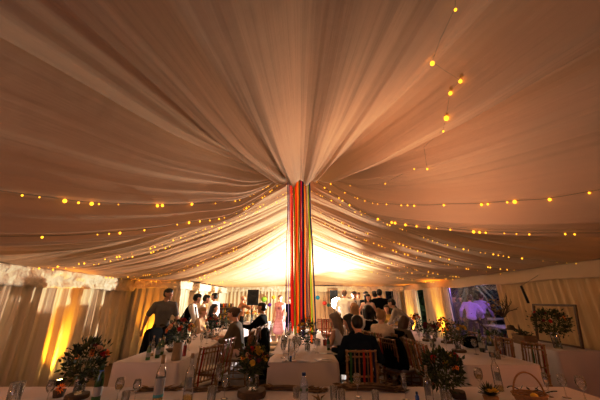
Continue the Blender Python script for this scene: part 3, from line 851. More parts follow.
def wheat(x0, y0, x1, y1, label, n=60, z=.752, seed=1, thick=.035):
    """bundle of dried stalks lying on the cloth"""
    rr = random.Random(seed); b = MB(); a = Vector((x0, y0, z)); c = Vector((x1, y1, z)); d = (c - a); L_ = d.length; d.normalize(); sd = Vector((-d.y, d.x, 0))
    for i in range(n):
        t0 = rr.uniform(0, .25); t1 = rr.uniform(.7, 1.0); o = rr.gauss(0, thick * .5); hz = abs(rr.gauss(0, thick * .45)) + .004
        pts = [a + d * L_ * t + sd * (o * (1 + .6 * abs(t - .5) * 2) + .01 * n1(t * 3, i)) + Vector((0, 0, max(.004, hz * (1 - .5 * abs(t - .5) * 2)))) for t in (t0, (t0 * 2 + t1) / 3, (t0 + 2 * t1) / 3, t1)]
        mi = 0 if rr.random() < .5 else 1
        b.tube(pts, .0026, 4, mi)
        for e_, s_ in ((pts[-1], 1), (pts[0], -1)):
            if rr.random() < .6: b.tube([e_, e_ + d * .02 * s_ + sd * rr.gauss(0, .008) + Vector((0, 0, .004)), e_ + d * .06 * s_ + sd * rr.gauss(0, .02) + Vector((0, 0, rr.uniform(0, .02)))], [.003, .0065, .001], 5, mi)
    return tag(b.build('dried_wheat_bundle', ['wheat', 'wheat_dark']), label, 'dried wheat', 'dried wheat bundles on the foreground table')

# ---- foreground table
FG = [('bouquet', 75, 399)]
x, y = P(77, 398); log_slice(x, y, .085, .03, 'small bark-edged log slice under the far left bouquet', seed=2)
bouquet(x, y, .782, .41, .27, ['orange', 'red', 'peach', 'orange', 'burgundy'], 'tall dark leafy bouquet with orange blooms on the foreground table, far left', nf=20, nl=620, seed=11, vh=.11, vr=.04, fs=.75)
x, y = P(58, 397); t = thing('sunflower_pot', 'small dark pot holding a brown-centred sunflower beside the left bouquet', 'flower pot', (x, y, .752))
MB().lathe([(.001, 0), (.035, 0), (.045, .05), (.040, .052), (.001, .04)], n=18, cap=False).build('pot', 'bark', t)
o = link('flower', petal_flower('orange', 0), t, (.02, -.02, .065), (R(70), 0, 0)); o.scale = (1.3,) * 3
bottle('beer', *P(95, 402), 'green beer bottle with white label on the foreground table, left', s=1.06)
bottle('clear', *P(157, 402), 'clear wine bottle with white and teal label on the foreground table', s=1.0)
bottle('clear_plain', *P(187, 402), 'open clear bottle with a little yellow wine, right of the labelled bottle', s=1.0)
bottle('water', *P(304, 404), 'plastic water bottle with dark blue cap on the foreground table')
bottle('clear_plain', *P(431, 407), 'clear bottle with corked neck beside the red rose bouquet', s=.8)
bottle('clear_plain', *P(500, 391), 'clear bottle with foil neck beside the wicker basket', s=.88)
fg = [('tumbler', 12, 404, None, 'tall clear glass at the far left end of the foreground table', 1.3), ('wine', 46, 404, None, 'empty wine glass left of the small sunflower pot', .8),
 ('wine', 116, 404, 'white_wine', 'wine glass with white wine beside the green beer bottle', .88), ('wine', 134, 403, None, 'empty wine glass between the white wine glass and labelled bottle', .8),
 ('tumbler', 124, 405, None, 'small tumbler squeezed behind the white wine glass', .8),
 ('wine', 224, 399, None, 'round empty goblet left of the large log slice bouquet', .85), ('flute', 217, 392, None, 'tall empty flute behind the round goblet', 1.0), ('tumbler', 211, 402, None, 'tumbler right of the open clear bottle', .95),
 ('tumbler', 296, 398, None, 'tumbler touching the plastic water bottle', .7), ('tumbler', 334, 400, None, 'tumbler right of the plastic water bottle', .85), ('wine', 358, 397, 'white_wine', 'wine goblet standing by the wheat bundle near the centre', .85),
 ('tumbler', 342, 403, None, 'second tumbler right of the water bottle', .8), ('tumbler', 376, 404, None, 'faint tumbler between goblet and dark-drink flute', .8), ('flute', 406, 400, 'dark_drink', 'flute with dark drink left of the rose bouquet', .85),
 ('wine', 482, 393, 'white_wine', 'wine glass catching bright light at the corner of the right table', .95), ('flute', 550, 397, None, 'flute just right of the wicker basket handle', .8),
 ('wine', 567, 398, None, 'wine glass second from the right end of the foreground table', .85), ('wine', 587, 404, None, 'wine glass at the right end of the foreground table', .95), ('tumbler', 446, 406, None, 'tumbler in front of the red rose bouquet', .85)]
for k, px, py, dr, lab, s in fg:
    x, y = P(px, py)
    if px > 560: y = max(y, 2.3); x = min(x, 2.38)
    glass(k, x, y, lab, dr, s=s)
x, y = P(252, 396); log_slice(x, y, .115, .045, 'broad round log slice under the bright yellow and orange bouquet', seed=5)
bouquet(x, y, .797, .34, .22, ['yellow', 'yellow', 'orange', 'yellow', 'burgundy', 'peach', 'red'], 'bouquet of yellow, orange and red blooms on the broad log slice', nf=44, nl=420, seed=12, vh=.12, vr=.05, low=.25, fs=.72)
x, y = P(447, 399); 
bouquet(x, y, .755, .36, .28, ['red', 'orange', 'yellow', 'cream', 'red'], 'bouquet with a big red rose on the foreground table, right', nf=16, nl=700, seed=13, vh=.10, vr=.045, fs=.75)
x, y = P(459, 398); log_slice(x, y, .055, .05, 'small thick log slice beside the red rose bouquet', seed=6)
# big rose
t = thing('red_rose', 'large dark red rose leaning out of the right foreground bouquet', 'flower', at(453, 358, 2.62))
o = link('bloom', petal_flower('red', 1), t, (0, 0, 0), (R(70), 0, 0)); o.scale = (1.25,) * 3
MB().tube([(0, .01, 0), (0, .03, -.1), (-.02, .04, -.26)], .003, 5).build('stem', 'stem', t)
wheat(*P(139, 391), *P(178, 390), 'dried wheat bundle behind the clear wine bottles', seed=1, thick=.022)
wheat(*P(190, 391), *P(240, 389), 'dried wheat bundle between clear bottles and yellow bouquet', seed=2, thick=.022)
wheat(*P(262, 389), *P(323, 392), 'dried wheat bundle right of the yellow bouquet', seed=3, thick=.03, n=90)
wheat(*P(338, 389), *P(402, 391), 'dried wheat bundle behind the central wine goblet', seed=4, thick=.045, n=130)
wheat(*P(318, 399), *P(322, 406), 'short wheat tuft beside the plastic water bottle', seed=8, thick=.012, n=12)
x, y = P(418, 404); t = thing('small_bottle', 'tiny bright blue plastic bottle beside the rose bouquet', 'bottle', (x, y, .752))
MB().lathe([(.001, 0), (.014, 0), (.015, .004), (.015, .05), (.008, .06), (.008, .075), (.001, .076)], n=14).build('body', 'blue_plastic', t)
MB().lathe([(.009, .065), (.009, .08), (.001, .081)], n=12).build('cap', 'blue_cap', t)
# spiky plant
x, y = P(492, 404); t = thing('spiky_plant', 'dark spiky succulent with yellow heads in front of the wicker basket', 'plant', (x, y, .752))
MB().lathe([(.001, 0), (.04, 0), (.055, .05), (.05, .055), (.001, .045)], n=18, cap=False).build('pot', 'wicker', t)
b = MB(); rr = random.Random(3)
for i in range(70):
    a = rr.uniform(0, 6.28); e = rr.uniform(.1, 1.4); d = Vector((math.cos(a) * math.cos(e), math.sin(a) * math.cos(e), math.sin(e))); L_ = rr.uniform(.05, .10)
    sd = d.cross(Vector((0, 0, 1))).normalized() * .008; c = Vector((0, 0, .05)) + d * .015
    b.add([c - sd, c + sd, c + d * L_ * .6 + sd * .8, c + d * L_, c + d * L_ * .6 - sd * .8], [(0, 1, 2, 4), (4, 2, 3)])
b.build('foliage', 'leaf', t, smooth=False)
for a in (.3, 1.2, 4.2, 5.2):
    o = link('flower', petal_flower('yellow', 1), t, (.04 * math.cos(a), .04 * math.sin(a), .085)); o.scale = (.8,) * 3
# wicker basket with hoop handle
hb = Vector((*P(532, 405), .752)); t = thing('wicker_basket', 'wicker basket with tall hoop handle at the right of the foreground table', 'basket', hb)
b = MB()
for k in range(7):
    rad = .085 + .006 * k; z = .006 + .011 * k
    b.tube([(rad * math.cos(a * .2618) * (1 + .02 * (-1) ** (a + k)), rad * .75 * math.sin(a * .2618) * (1 + .02 * (-1) ** (a + k)), z) for a in range(24)], .006, 5, closed=True)
b.lathe([(.001, .004), (.08, .004)], n=20, cap=False); b.build('basket_body', 'wicker', t)
MB().tube([(.118 * math.cos(R(a)), -.0, .06 + .155 * math.sin(R(a))) for a in range(0, 181, 10)], .0065, 7).build('handle', 'wicker', t)
x, y = P(543, 396, .80); t2 = tag(MB().ball((0, 0, 0), .028, 12, 8, sc3=(1, .9, .9)).build('lemon', 'petal_yellow', loc=(hb.x + .035, hb.y, .805)), 'yellow fruit inside the hooped wicker basket', 'fruit')
# black leafy wire garland
b = MB(); rr = random.Random(9); g0 = Vector((*P(508, 391), .765)); g1 = Vector((*P(560, 397), .765)); pts = []
for i in range(15):
    u = i / 14; pts.append(g0.lerp(g1, u) + Vector((0, .03 * math.sin(u * 9), .012 + .012 * math.sin(u * 14))))
b.tube(pts, .004, 5)
for i in range(14):
    p = pts[i]; d = Vector((rr.uniform(-1, 1), rr.uniform(-1, 1), rr.uniform(0, .8))).normalized(); sd = d.cross(Vector((0, 0, 1))).normalized() * .012; b.add([p, p + d * .025 + sd, p + d * .05, p + d * .025 - sd], [(0, 1, 2, 3)])
tag(b.build('twig_garland', 'black_plastic'), 'dark leafy twig lying behind the wicker basket', 'garland')

# ---- left table
for (px, py, kd, lab) in [(147.5, 360, 'beer', 'leftmost green bottle at the near end of the left table'), (151, 356, 'clear_plain', 'clear bottle between green bottles at the left table'), (157, 358, 'green', 'green wine bottle left of the burlap vase'), (161, 355, 'green', 'second green wine bottle just left of the burlap vase')]:
    bottle(kd, *P(px, py), lab, s=.78 if kd != 'beer' else .9)
x, y = P(175.5, 360); bouquet(x, y, .752, .52, .33, ['orange', 'red', 'orange', 'yellow', 'peach'], 'orange bouquet in a tall burlap-wrapped vase on the left table', vase='hessian', nf=20, nl=260, seed=21, vh=.21, vr=.055)
x, y = P(180.5, 359.5); t = thing('pillar_candle', 'tall white candle beside the burlap vase', 'candle', (x, y, .752))
MB().lathe([(.001, 0), (.014, 0), (.014, .23), (.001, .235)], n=12).build('wax', 'candle_wax', t); MB().tube([(0, 0, .23), (0, 0, .245)], .0015, 4).build('wick', 'black_plastic', t)
x, y = P(183.5, 356); t = thing('red_jar', 'red glass jar behind the white candle', 'jar', (x, y, .752))
MB().lathe([(.001, 0), (.03, 0), (.032, .01), (.032, .12), (.026, .135), (.026, .14)], n=16, cap=False).build('jar_body', 'red_glass', t); MB().lathe([(.028, .138), (.028, .155), (.001, .156)], n=16).build('lid', 'metal', t)
x, y = P(170, 352); t = tag(MB().lathe([(.001, .003), (.03, .0), (.07, .045), (.068, .047), (.03, .008), (.001, .008)], n=18, cap=False).build('bowl', 'dark_wood', loc=(x, y, .752)), 'dark shallow bowl behind the burlap vase', 'bowl')
def bq(px, py, h, w, cols, lab, seed, log=.10, vase='glass', nf=12, nl=150):
    x, y = P(px, py); zz = .752
    if log: log_slice(x, y, log, .035, 'log slice under the ' + lab, seed=seed); zz = .787
    bouquet(x, y, zz, h, w, cols, lab, vase=vase, nf=nf, nl=nl, seed=seed, vh=.12, vr=.04)
bq(211, 337.5, .42, .28, ['orange', 'yellow', 'peach', 'red'], 'bouquet halfway along the left table', 31, .15)
bq(226, 329, .38, .3, ['yellow', 'cream', 'orange'], 'bouquet near the far end of the left table', 32, .1)
# ---- centre table
bq(307.5, 351, .50, .26, ['orange', 'yellow', 'orange', 'burgundy', 'peach'], 'bouquet under the hanging ribbons', 33, 0, nf=18, nl=240)
bq(304, 334, .34, .26, ['orange', 'red', 'yellow'], 'second bouquet along the centre table', 34, .1)
bq(302.5, 329.5, .34, .26, ['yellow', 'peach'], 'furthest bouquet on the centre table', 35, .1)
x, y = P(291.5, 360); t = thing('water_jug', 'tall clear water jug at the near end of the centre table', 'jug', (x, y, .752))
MB().lathe([(.001, .004), (.045, 0), (.05, .01), (.048, .14), (.04, .22), (.045, .25), (.043, .25), (.038, .22), (.046, .14), (.001, .01)], n=18, cap=False).build('jug_body', 'clear_glass', t)
MB().tube([(.04, 0, .22), (.09, 0, .2), (.09, 0, .12), (.048, 0, .07)], .006, 6).build('handle', 'clear_glass', t)
x, y = P(290.7, 361.5); t = thing('blue_tealight', 'small dark blue pot beside the water jug', 'pot', (x, y, .752)); MB().lathe([(.001, 0), (.014, 0), (.015, .055), (.012, .056), (.001, .05)], n=14).build('body', 'blue_cap', t); MB().lathe([(.016, .05), (.016, .062), (.001, .063)], n=14).build('lid', 'blue_plastic', t)
bottle('beer', *P(328.5, 350), 'green bottle near the right edge of the centre table', s=.85)
x, y = P(325, 345.5); t = tag(MB().lathe([(.001, .003), (.03, 0), (.033, .01), (.036, .09), (.034, .09), (.03, .012), (.001, .01)], n=16, cap=False).build('red_tumbler', 'red_glass', loc=(x, y, .752)), 'red tumbler beside the green bottle on the centre table', 'glass')
def cutlery(px, py, rz, lab, nap=True):
    x, y = P(px, py); t = thing('table_knife', lab, 'cutlery', (x, y, .753), R(rz), 'cutlery on the centre table')
    MB().box((0, .05, .003), (.018, .10, .003)).build('blade', 'metal', t, smooth=False); MB().tube([(0, 0, .005), (0, -.09, .005)], [.006, .008], 6).build('handle', 'metal', t)
cutlery(287, 361, -35, 'knife at the near left corner of the centre table'); cutlery(322, 360, 75, 'knife at the near right corner of the centre table'); cutlery(283, 354, 85, 'knife along the left edge of the centre table'); cutlery(327, 354, 80, 'knife in front of the green bottle on the centre table')
def napkin(px, py, rz, lab):
    x, y = P(px, py); b = MB()
    b.grid(lambda u, v: ((u - .5) * .2, (v - .5) * .1, .004 + .012 * abs(n1(u * 4 + v, px)) ), 12, 6); o = b.build('napkin', 'table_linen', loc=(x, y, .753)); o.rotation_euler = (0, 0, R(rz)); solidify(o, .003)
    tag(o, lab, 'napkin')
napkin(324, 361, 15, 'crumpled napkin at the near right of the centre table'); napkin(300, 361.5, -20, 'crumpled napkin at the near end of the centre table')
# ---- right table
bottle('champagne', *P(483, 352), 'left of two dark champagne bottles on the right table', s=1.0)
bottle('champagne', *P(493, 357), 'right of two dark champagne bottles on the right table', s=1.08)
bq(459, 352, .42, .32, ['yellow', 'orange', 'cream', 'yellow'], 'yellow-green bouquet near the end of the right table', 41, .1, nf=16, nl=260)
bq(429, 341, .30, .36, ['burgundy', 'red', 'burgundy'], 'dark low bouquet beside the aisle on the right table', 42, .12, nl=240)
bq(447, 343, .42, .28, ['orange', 'red', 'peach'], 'orange bouquet in the middle of the right table', 43, .1)
bq(417, 331, .40, .25, ['burgundy', 'orange'], 'bouquet toward the far end of the right table', 44, .1)
b = MB(); b.ball((0, 0, .09), .1, 18, 12, sc3=(1.9, 1.0, .9)); b.v = [(x + .01 * n1(x * 20 + z * 9, 2), y, max(0, z + .02 * n1(x * 8, 3))) for x, y, z in b.v]
x, y = P(477, 350); x, y = 2.86, 5.05
bag = b.build('handbag', 'black_cloth', loc=(x, y, .752)); tag(bag, 'black slouchy bag lying on the right table behind the bottles', 'bag')
MB().tube([(-.12, 0, .12), (-.08, -.02, .2), (.05, -.02, .21), (.12, 0, .12)], .008, 6).build('handle', 'black_plastic', bag)

# ---- rows of glasses on the three long tables (each glass its own object)
ordn = ['first', 'second', 'third', 'fourth', 'fifth', 'sixth', 'seventh', 'eighth', 'ninth', 'tenth', 'eleventh', 'twelfth', 'thirteenth', 'fourteenth', 'fifteenth', 'sixteenth']
kinds = ['wine', 'flute', 'tumbler', 'wine', 'flute']
kn = {'wine': 'wine glass', 'flute': 'flute', 'tumbler': 'tumbler'}
def row(xc, ys, where, seed, jit=.05):
    rr = random.Random(seed)
    for i, yy in enumerate(ys):
        k = kinds[(i + seed) % 5]; dr = rr.choice([None, None, 'white_wine', 'dark_drink', None])
        glass(k, xc + rr.uniform(-jit, jit), yy + rr.uniform(-.04, .04), '%s %s from near end, %s' % (ordn[i], kn[k], where), dr, s=rr.uniform(.92, 1.05), group='glass rows on the long tables')
row(-2.16, [4.75 + .33 * i for i in range(11)], 'drape side row on the left table', 1)
row(-1.74, [4.5 + .33 * i for i in range(12)], 'aisle side row on the left table', 2)
row(-.24, [4.25 + .32 * i for i in range(12)], 'left side row on the centre table', 3)
row(-.04, [4.42 + .34 * i for i in range(11)], 'middle row on the centre table', 4)
row(.28, [4.6 + .34 * i for i in range(10)], 'right side row on the centre table', 5)
row(2.25, [4.75 + .33 * i for i in range(12)], 'aisle side row on the right table', 6)
row(2.62, [4.15 + .33 * i for i in range(13)], 'middle row on the right table', 7)
row(2.84, [4.3 + .34 * i for i in range(2)] + [5.6 + .33 * i for i in range(9)], 'wall side row on the right table', 8)

# ---- right wall group
t = thing('wooden_crate', 'wooden crate on the small table by the right wall', 'crate', (4.06, 5.45, .752), R(82))
for k in range(3):
    for sy in (-1, 1): MB().box((0, sy * .1, .03 + k * .052), (.36, .012, .044)).build('slat', 'rustic_wood', t, smooth=False)
    for sx in (-1, 1): MB().box((sx * .18, 0, .03 + k * .052), (.012, .2, .044)).build('slat', 'rustic_wood', t, smooth=False)
MB().box((0, 0, .006), (.36, .2, .012)).build('base', 'rustic_wood', t, smooth=False)
MB().box((0, -.107, .085), (.11, .003, .022)).build('hand_slot', 'black_plastic', t, smooth=False)
t = thing('foliage_clump', 'trailing dark greenery filling the wooden crate', 'plant', (4.06, 5.45, .77)); b = MB(); rr = random.Random(4)
for i in range(160):
    c = Vector((rr.uniform(-.07, .07), rr.uniform(-.15, .15), rr.uniform(.09, .19))); d = Vector((rr.gauss(0, 1), rr.gauss(0, 1), abs(rr.gauss(0, 1)))).normalized(); sd = d.orthogonal().normalized() * .01
    b.add([c, c + d * .03 + sd, c + d * .06, c + d * .03 - sd], [(0, 1, 2, 3)])
b.build('foliage', 'leaf', t, smooth=False)
t = thing('figurine_bottle', 'small brown bottle standing in the wooden crate', 'bottle', (4.10, 5.57, .775)); MB().lathe([(.001, 0), (.035, 0), (.038, .12), (.03, .17), (.012, .22), (.012, .27), (.001, .272)], n=14).build('body', 'dark_wood', t); MB().lathe([(.014, .26), (.014, .29), (.001, .291)], n=12).build('cap', 'cork', t)
bouquet(4.24, 5.0, .752, .62, .50, ['red', 'orange', 'burgundy', 'red', 'orange'], 'large dark red and orange bouquet on the small table by the right wall', nf=16, nl=1100, seed=51, vh=.24, vr=.06, low=.45, fs=.65)
# leaning empty frame
p_tl = Vector((4.72, 5.72, 1.60)); t = thing('picture_frame', 'large empty wooden frame leaning on the right wall behind the bouquet', 'picture frame', (4.60, 5.40, .752))
ww, hh, th = .88, .68, .032
tilt = Matrix.Rotation(R(-8), 3, 'Y')
for c, d in (((0, -ww / 2, hh / 2), (th, th, hh)), ((0, ww / 2, hh / 2), (th, th, hh)), ((0, 0, th / 2), (th, ww, th)), ((0, 0, hh - th / 2), (th, ww + th, th))):
    b = MB(); b.box(c, d); b.v = [tuple(Matrix.Rotation(R(9), 3, 'Y') @ Vector(v)) for v in b.v]; b.build('frame_rail', 'dark_wood', t, smooth=False)
# dark rod hanging on the wall
t = thing('hanging_rod', 'black slanted rod hanging from the right wall valance', 'rod', (4.86, 5.6, 1.92)); b = MB()
a0 = at(521, 286, 5.72); a1 = at(528.5, 303, 5.62)
MB().tube([a0 - Vector((4.86, 5.6, 1.92)), a1 - Vector((4.86, 5.6, 1.92))], .022, 8).build('rod', 'black_plastic', t)
MB().tube([Vector((0.0, .1, .05)), a0 - Vector((4.86, 5.6, 1.92))], .003, 4).build('cord', 'wire', t)
# branch tree with hanging shade
def branch(b, p, d, L_, r, depth, rr):
    pts = [p]; q = p.copy(); dd = d.copy()
    for i in range(4):
        dd = (dd + Vector((rr.gauss(0, .18), rr.gauss(0, .18), rr.gauss(0, .08)))).normalized(); q = q + dd * L_ / 4; pts.append(q.copy())
    b.tube(pts, [r * (1 - .12 * i) for i in range(5)], 6)
    if depth:
        for k in range(2 + (depth > 1)):
            nd = (dd + Vector((rr.gauss(0, .6), rr.gauss(0, .6), rr.uniform(-.05, .7)))).normalized(); branch(b, pts[2 + k % 3], nd, L_ * .62, r * .55, depth - 1, rr)
t = thing('branch_tree', 'bare branch standing upright as decoration left of the picture frame', 'branch', (4.52, 6.5, 0))
b = MB(); rr = random.Random(12); branch(b, Vector((0, 0, .02)), Vector((0, 0, 1)), 1.2, .03, 0, rr); b.build('trunk', 'bark', t)
b = MB(); 
for dx, dy, dz, L_ in ((-.3, .3, .8, .26), (.1, -.4, .8, .28), (-.05, .1, 1, .30), (-.1, -.5, .5, .24), (-.5, .4, .4, .28)): branch(b, Vector((0, 0, 1.15)), Vector((dx, dy, dz)).normalized(), L_, .018, 2, rr)
b.build('twigs', 'bark', t)
MB().lathe([(.001, .0), (.12, .0), (.13, .03), (.06, .04), (.03, .05)], n=20, cap=False).build('base', 'dark_wood', t)
t = thing('hanging_hat', 'dark brimmed shade hanging from the bare branch', 'lampshade', at(511, 328, 6.2))
MB().lathe([(.13, -.03), (.07, .0), (.055, .05), (.001, .06), ], n=22, cap=False).build('shade', 'bark', t); MB().tube([(0, 0, .06), (-.03, .05, .25)], .003, 4).build('cord', 'wire', t)
t = thing('autumn_leaf_spray', 'spray of orange autumn leaves hanging by the right edge of the window', 'leaves', at(493, 300, 6.9)); b = MB(); rr = random.Random(8)
b.tube([(0, 0, .12), (.03, 0, -.1), (-.02, 0, -.32)], .004, 5)
for i in range(60):
    c = Vector((rr.gauss(0, .10), rr.gauss(0, .06), rr.uniform(-.38, .02))); d = Vector((rr.gauss(0, 1), rr.gauss(0, 1), rr.gauss(0, 1))).normalized(); sd = d.orthogonal().normalized() * .022
    b.add([c, c + d * .04 + sd, c + d * .085, c + d * .04 - sd], [(0, 1, 2, 3)])
b.build('leaves', 'mustard', t, smooth=False)
t = thing('wooden_bench', 'narrow wooden side table left of the crate', 'side table', (3.93, 6.1, 0), R(5))
MB().box((0, 0, .76), (.36, .5, .035)).build('tabletop', 'rustic_wood', t, smooth=False)
for sx in (-1, 1):
    for sy in (-1, 1): MB().box((sx * .14, sy * .2, .37), (.04, .04, .74)).build('leg', 'rustic_wood', t, smooth=False)
bouquet(3.95, 6.05, .778, .10, .34, ['burgundy'], 'low dark greenery lying on the narrow side table', vase=None, nf=3, nl=90, seed=61, vh=.01, vr=.02)

# ---- rear of the marquee
def speaker(x, y, z, w, h, d, lab, yaw):
    t = thing('loudspeaker', lab, 'loudspeaker', (x, y, z), R(yaw), 'black loudspeakers on stands')
    b = MB(); k = .7; v = [(-w / 2, -d / 2), (w / 2, -d / 2), (w / 2 * k, d / 2), (-w / 2 * k, d / 2)]
    b.add([(a, c, zz) for zz in (0, h) for a, c in v], [(0, 3, 2, 1), (4, 5, 6, 7), (0, 1, 5, 4), (1, 2, 6, 5), (2, 3, 7, 6), (3, 0, 4, 7)]); b.build('cabinet', 'black_plastic', t, smooth=False)
    b = MB(); b.box((0, -d / 2 - .006, h / 2), (w * .92, .01, h * .94)); b.build('grille', 'speaker_grille', t, smooth=False)
    b = MB(); b.lathe([(w * .36, .0), (w * .34, .01), (.02, .0)], c=(0, -d / 2 - .012, h * .33), n=20, ax=(0, -1, 0), cap=False); b.build('woofer', 'black_plastic', t)
    b = MB(); b.lathe([(w * .16, .0), (w * .14, .01), (.01, .0)], c=(0, -d / 2 - .012, h * .78), n=16, ax=(0, -1, 0), cap=False); b.build('horn', 'black_plastic', t)
def stand(x, y, h, lab, name='speaker_stand'):
    t = thing(name, lab, 'stand', (x, y, 0), rnd.uniform(0, 2), 'tripod stands at the back')
    MB().tube([(0, 0, .25), (0, 0, h)], .018, 8).build('pole', 'black_plastic', t)
    for k in range(3):
        a = k * 2.094; MB().tube([(0, 0, .55), (.45 * math.cos(a), .45 * math.sin(a), .015)], .013, 6).build('leg', 'black_plastic', t)
    MB().tube([(0, 0, .5), (0, 0, .6)], .03, 8).build('collar', 'black_plastic', t)
spx = colx(252.5, 10, 1.6); stand(spx, 10, 1.33, 'black tripod stand under the left loudspeaker')
speaker(spx, 10, 1.33, .38, .50, .34, 'black loudspeaker on a stand at the far left of the dance area', 15)
spx = colx(333.5, 12.8, 1.6); stand(spx, 12.8, 1.28, 'black tripod stand under the right rear loudspeaker')
speaker(spx, 12.8, 1.28, .34, .62, .32, 'tall black loudspeaker behind the bright flash lamp', 0)
FLX, FLY, FLZ = colx(336.5, 11.7, 1.42), 11.7, 1.38
stand(FLX, FLY + .1, 1.3, 'black light stand under the bright flash lamp', 'light_stand')
t = thing('flash_lamp', 'round studio flash lamp shining brilliant white at the back', 'lamp', (FLX, FLY, FLZ))
MB().lathe([(.001, 0), (.12, .02), (.22, .035), (.24, .02), (.24, -.0), (.12, -.10), (.05, -.14), (.05, -.2), (.001, -.2)], n=28, ax=(0, -1, 0), cap=False).build('reflector', 'black_plastic', t)
MB().lathe([(.001, .045), (.12, .042), (.215, .038)], n=28, ax=(-.02, -1, .02), cap=False).build('glare_disc', 'flash_glow', t)  # white disc widened to stand in for the glare around the flash
# bar shelf with bottles
bx = -3.06; t = thing('bar_shelf', 'wooden open shelf unit stacked with bottles at the back left', 'shelf', (bx, 11.8, 0))
for zz in (.75, .98, 1.2): MB().box((0, 0, zz), (.62, .25, .025)).build('shelf', 'rustic_wood', t, smooth=False)
for sx in (-1, 1): MB().box((sx * .32, 0, .68), (.025, .25, 1.36)).build('side_panel', 'rustic_wood', t, smooth=False)
MB().box((0, .12, .68), (.62, .015, 1.36)).build('back_panel', 'dark_wood', t, smooth=False)
bm = {}
bcol = ['red_glass', 'green_glass', 'clear_glass', 'paper_label', 'petal_orange', 'blue_plastic', 'petal_yellow']
for r_, zz in enumerate((.765, .995, 1.215)):
    for k in range(8):
        c = bcol[(k * 3 + r_) % 7]
        if c not in bm: bm[c] = MB().lathe([(.001, 0), (.028, 0), (.028, .1), (.01, .14), (.01, .175), (.001, .176)], n=10).mesh('bottle', c)
        o = link('bottle', bm[c], loc=(bx - .27 + .077 * k, 11.76, zz))
        tag(o, 'small bottle, %s from the left on the %s shelf of the rear bar' % (ordn[k], ['lowest', 'middle', 'top'][r_]), 'bottle', 'bottles on the rear bar shelves')
bq2 = [(-2.0, 'yellow'), (-1.75, 'peach'), (-1.45, 'orange')]
for k, (xx, c) in enumerate(bq2): bouquet(xx, 10.85, .752, .42, .26, [c, 'yellow', 'orange'], ['leftmost', 'middle', 'rightmost'][k] + ' flower jar on the small table under the left loudspeaker', nf=9, nl=80, seed=70 + k, vh=.14, vr=.045, fs=1.5)
# paper pompoms on the far wall
for px, py, r, c in ((264, 299.3, .12, 'green'), (269.6, 304.8, .085, 'purple'), (273.6, 297.3, .085, 'yellow'), (317.7, 297.6, .09, 'blue'), (324.6, 303.3, .09, 'red'), (328.6, 305.2, .07, 'teal')):
    p = at(px, py, 13.0); t = thing('paper_pompom', c + ' round paper pompom hanging against the far wall', 'pompom', p, group='paper pompoms on the far wall')
    b = MB(); n = 24; m_ = 12; vs = []
    for i in range(m_ + 1):
        a = math.pi * i / m_
        for k in range(n): rr_ = r * (1 + (.08 if k % 2 else -.04)) ; vs.append((rr_ * math.sin(a) * math.cos(2 * math.pi * k / n), rr_ * math.sin(a) * math.sin(2 * math.pi * k / n), r * math.cos(a)))
    b.add(vs, [(i * n + k, (i + 1) * n + k, (i + 1) * n + (k + 1) % n, i * n + (k + 1) % n) for i in range(m_) for k in range(n)])
    b.build('paper_ball', 'pom_' + c, t, smooth=False); MB().tube([(0, 0, r), (0, .1, 2.0 - p.z)], .003, 4).build('string', 'wire', t)
# rear ribboned chairs
for k, (px, Y, c) in enumerate(((322.5, 9.9, 'red'), (325.5, 9.8, 'orange'))):
    chair(colx(px, Y, .7), Y, 15 * k, ['red-ribboned chair standing alone left of the flash lamp', 'second lone chair left of the flash lamp'][k], (c, 'red', c, 'red', None))

# ---- uplights on the floor along the drapes
def uplight(x, y, lab, e, aim, col=(1, .40, .03), ang=75):
    t = thing('uplight', lab, 'floor light', (x, y, 0), group='amber floor uplights')
    MB().lathe([(.001, 0), (.07, 0), (.075, .02), (.075, .10), (.068, .10), (.06, .06), (.001, .05)], n=20, cap=False).build('housing', 'black_plastic', t)
    MB().lathe([(.001, .085), (.064, .085)], n=20, cap=False).build('lens', 'uplight_glow', t)
    ld = bpy.data.lights.new('uplight_lamp', 'SPOT'); ld.energy = e; ld.color = col; ld.spot_size = R(ang); ld.spot_blend = .9; ld.shadow_soft_size = .05
    lo = bpy.data.objects.new('uplight_lamp', ld); COL.objects.link(lo); lo.parent = t; lo.location = (0, 0, .14)
    lo.rotation_euler = Vector(aim).to_track_quat('-Z', 'Y').to_euler()
UPL = 1.0
uplight(-4.52, 5.95, 'amber uplight glowing at the foot of the left drape', 230, (-.42, -.10, 1), (1, .45, .03), 62)
uplight(-4.0, 7.80, 'amber uplight behind the man in grey shirt', 150, (-.1, .32, 1), (1, .45, .03), 56)
uplight(-3.2, 10.4, 'amber uplight beside the rear bar', 70, (-.2, .3, 1), (1, .48, .10), 90)
uplight(4.60, 10.0, 'amber uplight at the foot of the gathered curtain by the clear window', 360, (.33, .0, 1), (1, .45, .03), 62)
uplight(4.55, 12.3, 'amber uplight beside the dark garden doorway', 280, (.35, .1, 1), (1, .45, .03), 62)
uplight(2.9, 13.0, 'amber uplight against the far wall behind the dancing guests', 110, (0, .3, 1), (1, .48, .08), 80)
